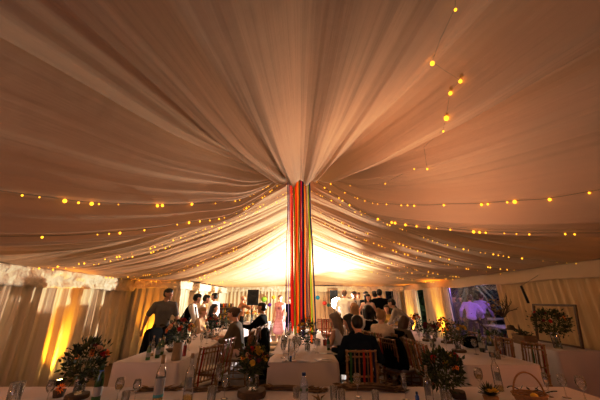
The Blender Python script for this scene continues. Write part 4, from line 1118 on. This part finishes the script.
# ------------------------------------------------------------------ people
def remesh(b, name, mats, voxel, smooth=2, extra=None):
    me = bpy.data.meshes.new('tmp'); me.from_pydata(b.v, [], b.f); me.update()
    o = bpy.data.objects.new('tmp', me); COL.objects.link(o)
    m = o.modifiers.new('r', 'REMESH'); m.mode = 'VOXEL'; m.voxel_size = voxel
    if smooth:
        s = o.modifiers.new('s', 'SMOOTH'); s.factor = .5; s.iterations = smooth
    dg = bpy.context.evaluated_depsgraph_get(); ev = o.evaluated_get(dg)
    r = bpy.data.meshes.new_from_object(ev)
    n = len(r.vertices); vs = [0.0] * (n * 3); r.vertices.foreach_get('co', vs)
    out = MB(); out.v = [tuple(vs[i * 3:i * 3 + 3]) for i in range(n)]
    out.f = [tuple(p.vertices) for p in r.polygons]; out.m = [0] * len(out.f)
    bpy.data.objects.remove(o); bpy.data.meshes.remove(me); bpy.data.meshes.remove(r)
    if extra: out.add(extra.v, extra.f); out.m[-len(extra.m):] = extra.m
    return out.mesh(name, mats)
def ik(a, t, l1, l2, hint):
    a = Vector(a); t = Vector(t); d = t - a; L_ = d.length
    if L_ > (l1 + l2) * .995: t = a + d.normalized() * (l1 + l2) * .995; d = t - a; L_ = d.length
    L_ = max(L_, abs(l1 - l2) + .02); x = (l1 * l1 - l2 * l2 + L_ * L_) / (2 * L_); h = math.sqrt(max(0, l1 * l1 - x * x)); dn = d.normalized()
    hn = Vector(hint); hn = (hn - dn * hn.dot(dn))
    hn = hn.normalized() if hn.length > 1e-5 else dn.orthogonal().normalized()
    return a + dn * x + hn * h, t
def person(label, x, y, face=0, pose='stand', s=1.0, lean=0, side=0, twist=0, head=(0, 0), hands=None, skin='skin', hair=('short', 'hair_black'),
           top='shirt_white', sleeve='long', bottom='trouser_dark', dress=False, vest=None, tie=False, fem=False, seatz=.52, feet=None, tail=None, group=None, z=0, lapel=False, vox=.015):
    t = thing('person', label, 'person', (x, y, z), R(face), group)
    t.scale = (s, s, s)
    sw = .165 if fem else .19       # shoulder half width
    hz = .93 if pose == 'stand' else seatz / s + .05
    hip = Vector((0, 0, hz))
    Q = Matrix.Rotation(R(side), 3, 'Y') @ Matrix.Rotation(R(-lean), 3, 'X')
    Q2 = Q @ Matrix.Rotation(R(twist), 3, 'Z')
    def sp(xx, yy, zz, q=Q2): return hip + q @ Vector((xx, yy, zz))
    Hq = Q2 @ Matrix.Rotation(R(lean * .5), 3, 'X') @ Matrix.Rotation(R(head[0]), 3, 'Z') @ Matrix.Rotation(R(-head[1]), 3, 'X')
    neck = sp(0, -.01, .50); hc = neck + Hq @ Vector((0, .035, .175))
    def hp(xx, yy, zz): return hc + Hq @ Vector((xx, yy, zz))
    waist = .075 if fem else .085
    # limbs
    hipj = [hip + Vector((sx * .085, 0, -.02)) for sx in (-1, 1)]
    if feet is None:
        feet = [(-.11, .02, .07), (.11, -.03, .07)] if pose == 'stand' else [(-.12, .46, .07 / s), (.12, .40, .07 / s)]
    legs = []
    for k in (0, 1):
        kn, an = ik(hipj[k], feet[k], .43, .43, (0, 1, .15) if pose == 'stand' else (0, .6, 1)); legs.append((hipj[k], kn, an))
    sh = [sp(sx * sw, 0, .445) for sx in (-1, 1)]
    if hands is None:
        hands = [(-.24, .08, hz - .07), (.24, .08, hz - .07)] if pose == 'stand' else [(-.16, .38, .76 / s), (.16, .38, .76 / s)]
    arms = []
    for k in (0, 1):
        el, wr = ik(sh[k], hands[k], .285, .255, ((-1, 1)[k] * .6, -.7, -.5)); arms.append((sh[k], el, wr))
    # ---- body, one continuous surface
    b = MB()
    b.capsule(sp(-.055, 0, 0), .095, sp(.055, 0, 0), .095); b.capsule(sp(-.04, 0, .17), .085 if fem else .095, sp(.04, 0, .17), .085 if fem else .095)
    for a, c in ((0, .17), (.17, .34)):
        for sx in (-1, 1): b.capsule(sp(sx * .05, 0, a), .09, sp(sx * (.05 if c < .3 else .07), 0, c), .09 if c < .3 else .10)
    b.capsule(sp(-.07, 0, .34), .10, sp(.07, 0, .34), .10); b.capsule(sp(-sw * .75, -.005, .43), .07, sp(sw * .75, -.005, .43), .07)
    b.capsule(sp(-sw, -.005, .44), .05, sp(0, -.01, .49), .055); b.capsule(sp(sw, -.005, .44), .05, sp(0, -.01, .49), .055)
    if fem:
        for sx in (-1, 1): b.ball(sp(sx * .07, .075, .34), .06)
    b.capsule(neck, .055, hp(0, -.02, -.05), .05)
    b.capsule(hp(0, -.025, .025), .088, hp(0, .02, .02), .078); b.capsule(hp(0, .02, -.01), .07, hp(0, .045, -.075), .042)   # cranium, jaw
    b.capsule(hp(-.035, .05, -.03), .035, hp(.035, .05, -.03), .035)                                                     # cheeks
    b.capsule(hp(-.035, .080, .028), .016, hp(.035, .080, .028), .016)                                                      # brow
    b.capsule(hp(0, .092, .012), .010, hp(0, .112, -.022), .016); b.ball(hp(0, .082, -.098), .020)                          # nose, chin
    for k, sx in enumerate((-1, 1)):
        b.capsule(hp(sx * .082, -.005, .015), .018, hp(sx * .08, -.0, -.02), .013)                                         # ears
        h_, kn, an = legs[k]; b.capsule(h_, .085, kn, .055); b.capsule(kn, .054, kn.lerp(an, .3), .052); b.capsule(kn.lerp(an, .3), .052, an, .036)
        b.capsule(an, .036, an + Vector((0, -.03, -.035)), .033); b.capsule(an + Vector((0, 0, -.03)), .034, an + Vector((sx * .015, .15, -.045)), .024)
        a_, el, wr = arms[k]; b.capsule(a_, .052, el, .038); b.capsule(el, .040, el.lerp(wr, .35), .038); b.capsule(el.lerp(wr, .35), .038, wr, .025)
        fd = (wr - el).normalized(); sd = fd.cross(Vector((0, 0, 1))); sd = sd.normalized() if sd.length > .05 else Vector((1, 0, 0))
        if k == 0: sd = -sd
        nn = sd.cross(fd).normalized()
        if nn.z > 0: nn = -nn
        b.capsule(wr, .024, wr + fd * .03, .024)
        for q in (-.8, 0, .8): b.capsule(wr + fd * .02 + sd * .014 * q, .019, wr + fd * .078 + sd * .026 * q, .014)
    ex = MB()
    for k in (0, 1):      # five separate fingers per hand, lightly curled
        a_, el, wr = arms[k]; fd = (wr - el).normalized(); sd = fd.cross(Vector((0, 0, 1))); sd = sd.normalized() if sd.length > .05 else Vector((1, 0, 0))
        if k == 0: sd = -sd
        nn = sd.cross(fd).normalized()
        if nn.z > 0: nn = -nn
        for q, ln in zip((-1.5, -.5, .5, 1.5), (.058, .074, .080, .070)):
            r0 = wr + fd * .075 + sd * .016 * q; p1 = r0 + (fd + nn * .25 + sd * .04 * q).normalized() * ln * .45; p2 = p1 + (fd + nn * .8).normalized() * ln * .32; p3 = p2 + (fd * .6 + nn).normalized() * ln * .23
            ex.tube([r0 - fd * .01, r0, p1, p2, p3], [.0085, .0088, .0085, .0075, .005], 6)
        inn = -sd
        r0 = wr + fd * .025 + inn * -.018 * (1); q0 = r0 + (fd * .6 + sd * .9 + nn * .3).normalized() * .035; q1 = q0 + (fd + nn * .4 + sd * .2).normalized() * .032
        ex.tube([wr + fd * .02, r0 + sd * .01, q0, q1], [.012, .0115, .0105, .007], 6)
    for sx in (-1, 1):
        ex.ball(hp(sx * .033, .079, .006), .0125, 8, 6, mi=1); ex.ball(hp(sx * .033, .0885, .006), .006, 6, 5, mi=2)
    ex.ball(hp(0, .089, -.057), .02, 10, 6, mi=3, sc3=(1, .45, .35), rot=Hq)
    link('body', remesh(b, 'body', [skin, 'eye_white', 'eye_dark', 'lips'], vox, 1, ex), t)
    # ---- clothes
    c = MB(); e = .016
    c.capsule(sp(-.055, 0, .02), .095 + e, sp(.055, 0, .02), .095 + e)
    for a, d in ((.02, .17), (.17, .34)):
        for sx in (-1, 1): c.capsule(sp(sx * .05, 0, a), .092 + e, sp(sx * (.05 if d < .3 else .072), 0, d), (.092 if d < .3 else .104) + e)
    c.capsule(sp(-.03, 0, .17), .09 + e, sp(.03, 0, .17), .09 + e)
    c.capsule(sp(-.07, 0, .34), .102 + e, sp(.07, 0, .34), .102 + e); c.capsule(sp(-sw * .75, -.005, .425), .068 + e, sp(sw * .75, -.005, .425), .068 + e)
    if sleeve != 'strapless':
        for sx in (-1, 1): c.capsule(sp(sx * sw, -.005, .44), .05 + e, sp(0, -.012, .475), .052 + e)
        if not fem or sleeve == 'long': c.capsule(sp(0, -.012, .47), .06 + e, neck + Vector((0, 0, .025)), .052)   # collar
    if fem:
        for sx in (-1, 1): c.ball(sp(sx * .07, .075, .34), .06 + e)
    for k in (0, 1):
        a_, el, wr = arms[k]
        if sleeve in ('long', 'short', 'three'): c.capsule(a_, .054 + e, a_.lerp(el, 1 if sleeve != 'short' else .75), .042 + e * (1 if sleeve != 'short' else 1.4))
        if sleeve == 'long': c.capsule(el, .042 + e, wr.lerp(el, .04), .030 + e * .7)
        if sleeve == 'three': c.capsule(el, .042 + e, wr.lerp(el, .5), .036 + e)
    if dress:
        if pose == 'stand':
            for k in range(6):
                zz = .02 - .10 * k; c.capsule(sp(-.05, 0, .0) + Vector((-.012 * k, 0, zz)), .11 + .012 * k, sp(.05, 0, 0) + Vector((.012 * k, 0, zz)), .11 + .012 * k)
        else:
            for k in (0, 1): h_, kn, an = legs[k]; c.capsule(h_, .115, kn, .085); c.capsule(kn, .08, kn.lerp(an, .4), .09)
            c.capsule(legs[0][1], .085, legs[1][1], .085)
    else:   # shirt hem
        c.capsule(sp(-.06, 0, -.03), .10 + e * .8, sp(.06, 0, -.03), .10 + e * .8)
    link('dress' if dress else ('jacket' if lapel else 'shirt'), remesh(c, 'top', top, .02, 2), t)
    if vest:
        c = MB(); e2 = e + .012
        for a, d in ((.0, .17), (.17, .34)):
            for sx in (-1, 1): c.capsule(sp(sx * .05, 0, a), .092 + e2, sp(sx * (.05 if d < .3 else .07), 0, d), (.092 if d < .3 else .104) + e2)
        c.capsule(sp(-.07, 0, .34), .104 + e2, sp(.07, 0, .34), .104 + e2); c.capsule(sp(-sw * .6, -.012, .42), .068 + e2, sp(sw * .6, -.012, .42), .068 + e2)
        link('waistcoat', remesh(c, 'waistcoat', vest, .02, 2), t)
    if lapel:   # white shirt front between lapels
        c = MB(); c.add([sp(-.035, .125, .44), sp(.035, .125, .44), sp(.0, .140, .22), sp(0, .10, .48)], [(0, 2, 1), (0, 1, 3)]); link('shirt_front', c.mesh('shirt_front', 'shirt_white'), t)
        c = MB(); c.tube([neck + Q2 @ Vector((.066 * math.cos(a * .5236), .066 * math.sin(a * .5236), .035)) for a in range(12)], .012, 6, closed=True); link('collar', c.mesh('collar', 'shirt_white'), t)
    if tie:
        c = MB(); pts = [sp(0, .085, .47), sp(0, .13, .40), sp(0, .142, .30), sp(0, .135, .15)]
        for wdt, p in zip((.014, .018, .024, .03), pts): pass
        vs = []
        for wdt, p in zip((.014, .02, .026, .034), pts): vs += [p + Q2 @ Vector((-wdt, 0, 0)), p + Q2 @ Vector((wdt, 0, 0))]
        c.add(vs, [(0, 1, 3, 2), (2, 3, 5, 4), (4, 5, 7, 6)]); link('tie', c.mesh('tie', 'navy_cloth'), t)
    if not dress:
        c = MB(); c.capsule(sp(-.055, 0, .03), .098 + .012, sp(.055, 0, .03), .098 + .012); c.capsule(sp(-.05, 0, -.03), .10 + .012, sp(.05, 0, -.03), .10 + .012)
        for h_, kn, an in legs: c.capsule(h_, .098, kn, .070); c.capsule(kn, .070, an + Vector((0, 0, .03)), .055)
        link('trousers', remesh(c, 'trousers', bottom, .022, 2), t)
    for k, (h_, kn, an) in enumerate(legs):
        sx = (-1, 1)[k]; c = MB(); c.capsule(an + Vector((0, -.035, -.035)), .037, an + Vector((sx * .01, .09, -.035)), .037); c.capsule(an + Vector((sx * .01, .08, -.037)), .038, an + Vector((sx * .016, .165, -.045)), .028)
        link('shoe', remesh(c, 'shoe', 'shoe', .015, 1), t)
    # ---- hair
    st, hm = hair
    if st != 'bald':
        c = MB()
        c.capsule(hp(0, -.035, .035), .094, hp(0, .012, .045), .080)
        c.capsule(hp(0, -.045, -.0), .086, hp(0, -.03, .02), .09)
        if st == 'short':
            for sx in (-1, 1): c.capsule(hp(sx * .03, .04, .085), .035, hp(sx * .02, -.02, .09), .04)
        if st in ('bun', 'topbun'):
            c.ball(hp(0, -.125, .03) if st == 'bun' else hp(0, -.09, .105), .05); 
            for sx in (-1, 1): c.capsule(hp(sx * .05, .03, .07), .03, hp(sx * .075, -.02, .0), .025)
        if st in ('long', 'bob'):
            LL = .30 if st == 'long' else .12
            back = Q2 @ Vector((0, -.035, -LL)) if st == 'long' else Hq @ Vector((0, 0, -LL))
            for xx in (-.06, 0, .06): c.capsule(hp(xx, -.06, .02), .055, hp(xx, -.06, -.03) + back, .045)
            for sx in (-1, 1): c.capsule(hp(sx * .078, .0, .03), .03, hp(sx * .085, -.01, -.05) + back * .6, .03); c.capsule(hp(sx * .03, .05, .08), .03, hp(sx * .07, .01, .03), .03)
        hme = remesh(c, 'hair', hm, .014, 2)
        link('hair', hme, t)
    return t
def sit(lab, px, Y, face, zt=None, **k):
    """guest on a chair; seat height is the chair's"""
    return person(lab, colx(px, Y, 1.0), Y, face, 'sit', seatz=.52, **k)
# left table, standing
person('man in light grey patterned shirt leaning on the left table, tallest at left', -3.14, 6.72, -146, s=1.02, lean=8, side=0, head=(32, 6), hands=[(-.34, .12, .86), (.36, .06, .88)], skin='skin_tan', hair=('short', 'hair_black'), top='shirt_grey', sleeve='short', bottom='trouser_brown', feet=[(-.1, .02, .07), (.12, -.15, .07)], vox=.013)
person('man in black waistcoat and white shirt bending over the left table', -3.06, 7.72, -80, s=1.0, lean=28, side=0, head=(20, 0), hands=[(-.2, .42, .80), (.2, .42, .80)], skin='skin_tan', top='shirt_white', vest='black_cloth', hair=('short', 'hair_black'))
person('man in white shirt bending just behind the man in black waistcoat', -3.0, 8.42, -78, s=.98, lean=24, head=(10, 0), hands=[(-.2, .4, .82), (.2, .4, .82)], skin='skin_tan', top='lace_cream', hair=('short', 'hair_black'))
person('barman in white shirt standing side-on before the bar shelf', colx(213.5, 9.9), 9.9, 70, s=1.0, head=(10, 0), skin='skin_tan', top='shirt_white', hair=('short', 'hair_black'), bottom='trouser_dark')
# left table, seated
person('seated blonde woman in a beige top on the drape side of the left table', -2.64, 7.52, -80, 'sit', s=.97, lean=12, twist=-10, head=(-15, 5), hair=('bun', 'hair_blonde'), top='top_beige', sleeve='three', bottom='trouser_dark', fem=True)
person('seated woman with long black hair at the far end of the left table', -2.66, 8.78, -95, 'sit', s=1.03, lean=6, head=(-10, 0), hair=('long', 'hair_black'), top='black_cloth', skin='skin_tan', sleeve='long', fem=True)
person('seated woman in olive top with pinned dark hair at the left table', -1.18, 5.88, 82, 'sit', s=1.02, lean=12, head=(5, 8), hands=[(-.14, .40, .78), (.16, .42, .78)], hair=('bun', 'hair_brown'), top='top_olive', sleeve='three', bottom='dress_blush', fem=True, vox=.013)
person('seated man in dark suit with white collar at the left table', -.98, 7.75, 80, 'sit', s=1.08, lean=2, head=(5, 0), hands=[(-.14, .45, .80), (.16, .42, .78)], skin='skin_tan', hair=('short', 'hair_black'), top='black_cloth', lapel=True, vox=.013)
person('guest in brown patterned top reaching up beside the left loudspeaker', colx(241, 10.7), 10.7, -60, s=.96, lean=5, hands=[(-.2, .2, 1.1), (.25, .42, 1.38)], hair=('bald', ''), skin='skin_tan', top='top_brown_pattern', sleeve='three')
person('woman in white and pink patterned dress standing alone before the far wall', colx(280, 11.2), 11.2, 170, s=.98, head=(0, 5), hair=('bun', 'hair_brown'), top='dress_pink', sleeve='none', dress=True, fem=True, hands=[(-.2, .1, .85), (.22, .05, .84)])
person('guest in black clothes half hidden behind the left-hand ribbons', colx(290.5, 11.6), 11.6, 160, s=.93, hair=('short', 'hair_brown'), top='black_cloth', sleeve='three')
# right rear, standing
person('man in white shirt with cropped grey hair standing with his back turned', colx(345, 10.4), 10.4, -20, s=1.07, hair=('short', 'hair_greybrown'), top='shirt_white', hands=[(-.2, .2, 1.0), (.22, .22, 1.0)])
person('short dark-haired guest behind the man with cropped grey hair', colx(349.3, 11.2), 11.2, 190, s=.92, hair=('short', 'hair_black'), top='shirt_grey')
person('man in white shirt and dark tie facing the camera at the back', colx(354.5, 10.6), 10.6, 205, s=1.05, head=(-10, 12), hair=('short', 'hair_black'), top='shirt_white', tie=True, skin='skin_tan')
person('man in pale shirt just behind the man with the tie', colx(358.5, 11.2), 11.2, 200, s=1.03, hair=('short', 'hair_brown'), top='shirt_check', skin='skin_tan')
person('woman with dark shoulder-length hair in a pale sleeveless dress standing at the back', colx(368, 9.5), 9.5, 175, s=.99, head=(12, 12), hair=('long', 'hair_black'), top='dress_blush', dress=True, sleeve='none', fem=True, hands=[(-.26, .12, .95), (.26, .14, .95)])
person('dark-haired guest standing behind the woman in the pale sleeveless dress', colx(367, 10.7), 10.7, 185, s=1.04, hair=('short', 'hair_black'), top='navy_cloth', skin='skin_tan')
person('man in dark suit at the back with one arm stretched to the right', colx(381, 9.7), 9.7, -10, s=1.07, hair=('short', 'hair_black'), top='black_cloth', hands=[(-.24, .1, .95), (.52, .25, 1.12)], lean=3)
person('dark-suited man left of the one with the stretched arm', colx(376, 10.6), 10.6, 10, s=1.05, hair=('short', 'hair_black'), top='black_cloth')
person('man in checked shirt leaning low over the far right of the right table', 3.10, 8.4, 60, s=.98, lean=48, head=(0, -10), hands=[(-.2, .62, .80), (.2, .62, .80)], hair=('short', 'hair_black'), top='shirt_check', skin='skin_tan')
sit('seated guest in mustard with brown hair at the far end of the right table', 388.5, 9.2, 150, s=1.0, lean=8, hair=('bob', 'hair_brown'), top='mustard', fem=True, hands=[(-.16, .3, .8), (.16, .3, .8)])
# centre and right, seated
sit('seated grey-haired guest in white cardigan, back turned, near the dance area', 355.5, 7.85, 8, s=1.08, lean=4, hair=('bob', 'hair_blonde'), top='shirt_white', fem=True)
person('woman with long grey-brown hair and white top seated right of the centre table', .76, 5.32, 52, 'sit', s=.92, lean=12, head=(10, 8), hair=('long', 'hair_greybrown'), top='shirt_white', sleeve='strapless', fem=True, hands=[(-.16, .36, .79), (.14, .36, .79)], vox=.013)
person('woman with straight black hair seated between the white top and the man in navy', .93, 4.85, 70, 'sit', s=.92, lean=8, head=(0, 12), hair=('long', 'hair_black'), top='navy_cloth', sleeve='long', fem=True, hands=[(-.14, .42, .82), (.14, .40, .82)], vox=.013)
person('man in dark navy shirt seated with his back to the camera, nearest guest', .83, 4.16, -3, 'sit', s=.93, lean=14, head=(12, 6), hair=('short', 'hair_black'), top='navy_cloth', sleeve='long', hands=[(-.2, .35, .75), (.2, .35, .75)], vox=.012)
sit('seated guest with dark hair and white sleeves in the right aisle', 370, 6.35, 30, s=1.04, lean=2, head=(-10, 0), hair=('bob', 'hair_black'), top='shirt_white', vest='black_cloth', skin='skin_tan')
sit('woman with blonde bun and cream lace top seated in the right aisle', 381, 5.78, -38, s=.95, lean=4, head=(-15, 0), hair=('topbun', 'hair_blonde'), top='lace_cream', sleeve='three', fem=True, vox=.013)
sit('guest with chestnut hair bending low at the aisle side of the right table', 396, 5.6, -60, s=.88, lean=24, head=(-5, 10), hair=('bob', 'hair_brown'), top='top_olive', fem=True)

# ------------------------------------------------------------------ outside the clear window
OX = 6.7
def picnic(x, y, rz, lab):
    t = thing('picnic_table', lab, 'picnic table', (x, y, -.04), R(rz), 'picnic tables in the garden')
    for k in range(4): MB().box((0, -.28 + .185 * k, .74), (1.7, .165, .04)).build('top_plank', 'bench_wood', t, smooth=False)
    for sy in (-1, 1):
        MB().box((0, sy * .72, .45), (1.7, .26, .04)).build('seat_plank', 'bench_wood', t, smooth=False)
    for sx in (-1, 1):
        for sy in (-1, 1): MB().tube([(sx * .6, sy * .6, 0), (sx * .6, sy * .2, .72)], .035, 6).build('leg', 'bench_wood', t)
        MB().box((sx * .6, 0, .41), (.05, 1.6, .08)).build('brace', 'bench_wood', t, smooth=False)
picnic(6.35, 9.15, 78, 'nearer grey picnic table outside behind the two lilac-lit guests'); picnic(8.6, 13.2, 35, 'further grey picnic table outside in the dark garden')
person('left guest in lilac-lit shirt leaning forward outside the clear window', colx(470, 10.5, 1.2), 10.5, -25, s=1.02, lean=30, side=8, hair=('short', 'hair_brown'), top='shirt_lilac_lit', bottom='trouser_mauve', hands=[(-.3, .3, .9), (.3, .3, .9)])
person('right guest in lilac-lit shirt leaning to the table outside the clear window', colx(479, 10.9, 1.2), 10.9, -55, s=1.04, lean=24, side=4, hair=('short', 'hair_brown'), top='shirt_lilac_lit', bottom='trouser_mauve', hands=[(-.2, .5, .9), (.2, .5, .9)])
person('guest in dark clothes standing further out in the garden at left of the window', colx(455, 11.8, 1.2), 11.8, 150, s=.97, hair=('short', 'hair_brown'), top='shirt_grey', bottom='trouser_mauve')
person('guest in dark clothes seen deeper in the garden behind the lilac pair', colx(461, 14.2, 1.2), 14.2, 170, s=.97, hair=('short', 'hair_black'), top='navy_cloth', bottom='trouser_mauve')
def tree(x, y, h, w, lab, m, drooping=False, seed=1, cat='tree', n=900):
    t = thing('garden_tree', lab, cat, (x, y, -.05), group='trees in the dark garden'); rr = random.Random(seed)
    MB().tube([(0, 0, 0), (.05, 0, h * .5), (0, .05, h * .95)], [.14, .1, .03], 8).build('trunk', 'bark', t)
    b = MB()
    for i in range(n):
        if drooping:
            a = rr.uniform(0, 6.28); z0 = h * rr.uniform(.3, .95); L_ = w * rr.uniform(.3, .5); p = Vector((0, 0, z0)); pts = []
            for k in range(5): u = k / 4; pts.append(p + Vector((math.cos(a) * L_ * u, math.sin(a) * L_ * u, .25 * u - .9 * u * u)))
            sd = Vector((-math.sin(a), math.cos(a), 0)) * .035
            vs = []
            for q in pts: vs += [q - sd, q + sd]
            b.add(vs, [(k * 2, k * 2 + 1, k * 2 + 3, k * 2 + 2) for k in range(4)])
        else:
            d = Vector((rr.gauss(0, 1), rr.gauss(0, 1), rr.gauss(0, 1))).normalized() * rr.uniform(.5, 1); c = Vector((d.x * w / 2, d.y * w / 2, h * .58 + d.z * h * .42))
            e = Vector((rr.gauss(0, 1), rr.gauss(0, 1), rr.gauss(0, 1))).normalized(); sd = e.orthogonal().normalized() * .08
            b.add([c, c + e * .12 + sd, c + e * .26, c + e * .12 - sd], [(0, 1, 2, 3)])
    b.build('foliage', m, t, smooth=False)
tree(9.4, 15.8, 4.5, 4.0, 'pale drooping palm-like tree filling the view behind the lilac-lit guests', 'palm', True, 3, n=260)
tree(13.6, 17.5, 4.6, 4.5, 'second pale drooping tree, further right in the garden', 'palm', True, 4, n=240)
tree(5.9, 13.2, 3.0, 1.4, 'dark bush seen through the garden doorway', 'fir', False, 5, n=1500)
tree(5.6, 17.0, 4.6, 2.6, 'tall dark green tree behind the doorway bush', 'fir', False, 6, n=1500)
tree(5.2, 21, 4.6, 3.0, 'dark tree seen through the small corner window', 'fir', False, 7, n=1200)

# ------------------------------------------------------------------ lights
def light(kind, name, loc, e, col, size=.3, to=None, spot=None, size_y=None):
    ld = bpy.data.lights.new(name, kind); ld.energy = e; ld.color = col
    if kind == 'AREA':
        ld.size = size
        if size_y: ld.shape = 'RECTANGLE'; ld.size_y = size_y
    elif kind == 'SUN': ld.angle = size
    else: ld.shadow_soft_size = size
    if kind == 'SPOT': ld.spot_size = R(spot); ld.spot_blend = .5
    o = bpy.data.objects.new(name, ld); COL.objects.link(o); o.location = loc
    if to is not None: o.rotation_euler = (Vector(to) - Vector(loc)).to_track_quat('-Z', 'Y').to_euler()
    return o
light('AREA', 'flash_light', (FLX, FLY - .34, FLZ), 640, (1, .97, .92), .16, to=(-4.5, 5.5, 1.75))
light('POINT', 'flash_spill', (FLX, FLY - .5, FLZ + .2), 85, (1, .93, .80), .08)
light('AREA', 'ceiling_fill_left', (-4.1, .6, 1.62), 54, (1, .46, .17), .25, to=(-2.2, 1.6, 4))  # added area lights without fixtures, left, right and centre, to brighten the ceiling
light('AREA', 'ceiling_fill_right', (4.1, 1.0, 1.62), 47, (1, .46, .17), .25, to=(2.4, 2.0, 4))
light('AREA', 'ceiling_fill_centre', (.9, 2.2, 1.62), 13, (1, .72, .58), .25, to=(.4, 2.6, 4))
light('AREA', 'cool_fill', (-2.4, -1.6, 1.7), 10, (.60, .55, 1), 1.2, to=(-2.0, 4, .5))
light('AREA', 'cool_fill_right', (2.8, -1.5, 1.7), 5, (.62, .52, 1), 1.0, to=(2.7, 4, .5))
light('SPOT', 'ribbon_fill', (1.2, .3, 1.9), 60, (1, .75, .5), .1, to=(0, 5.5, 2.6), spot=34)  # added spot from the camera side to brighten the ribbons
light('POINT', 'garden_lamp', (6.0, 7.6, 2.4), 230, (.72, .46, 1), .2)
light('POINT', 'garden_lamp_far', (8.5, 11.5, 3.0), 300, (.85, .78, 1), .3)
light('POINT', 'garden_lamp_green', (6.0, 12.4, 1.2), 25, (.8, 1, .35), .2)
w = bpy.data.worlds.new('world'); sc.world = w; w.use_nodes = True
w.node_tree.nodes['Background'].inputs[0].default_value = (.012, .014, .03, 1); w.node_tree.nodes['Background'].inputs[1].default_value = .6
sc.view_settings.view_transform = 'Standard'; sc.view_settings.look = 'None'; sc.view_settings.exposure = 0; sc.view_settings.gamma = 1
sc.cycles.use_denoising = True; sc.cycles.max_bounces = 7; sc.cycles.diffuse_bounces = 3; sc.cycles.transparent_max_bounces = 24; sc.cycles.sample_clamp_indirect = 4

sc.view_settings.use_curve_mapping = True
cm = sc.view_settings.curve_mapping; cv = cm.curves[3]
cv.points.new(.25, .205); cv.points.new(.70, .745); cm.update()
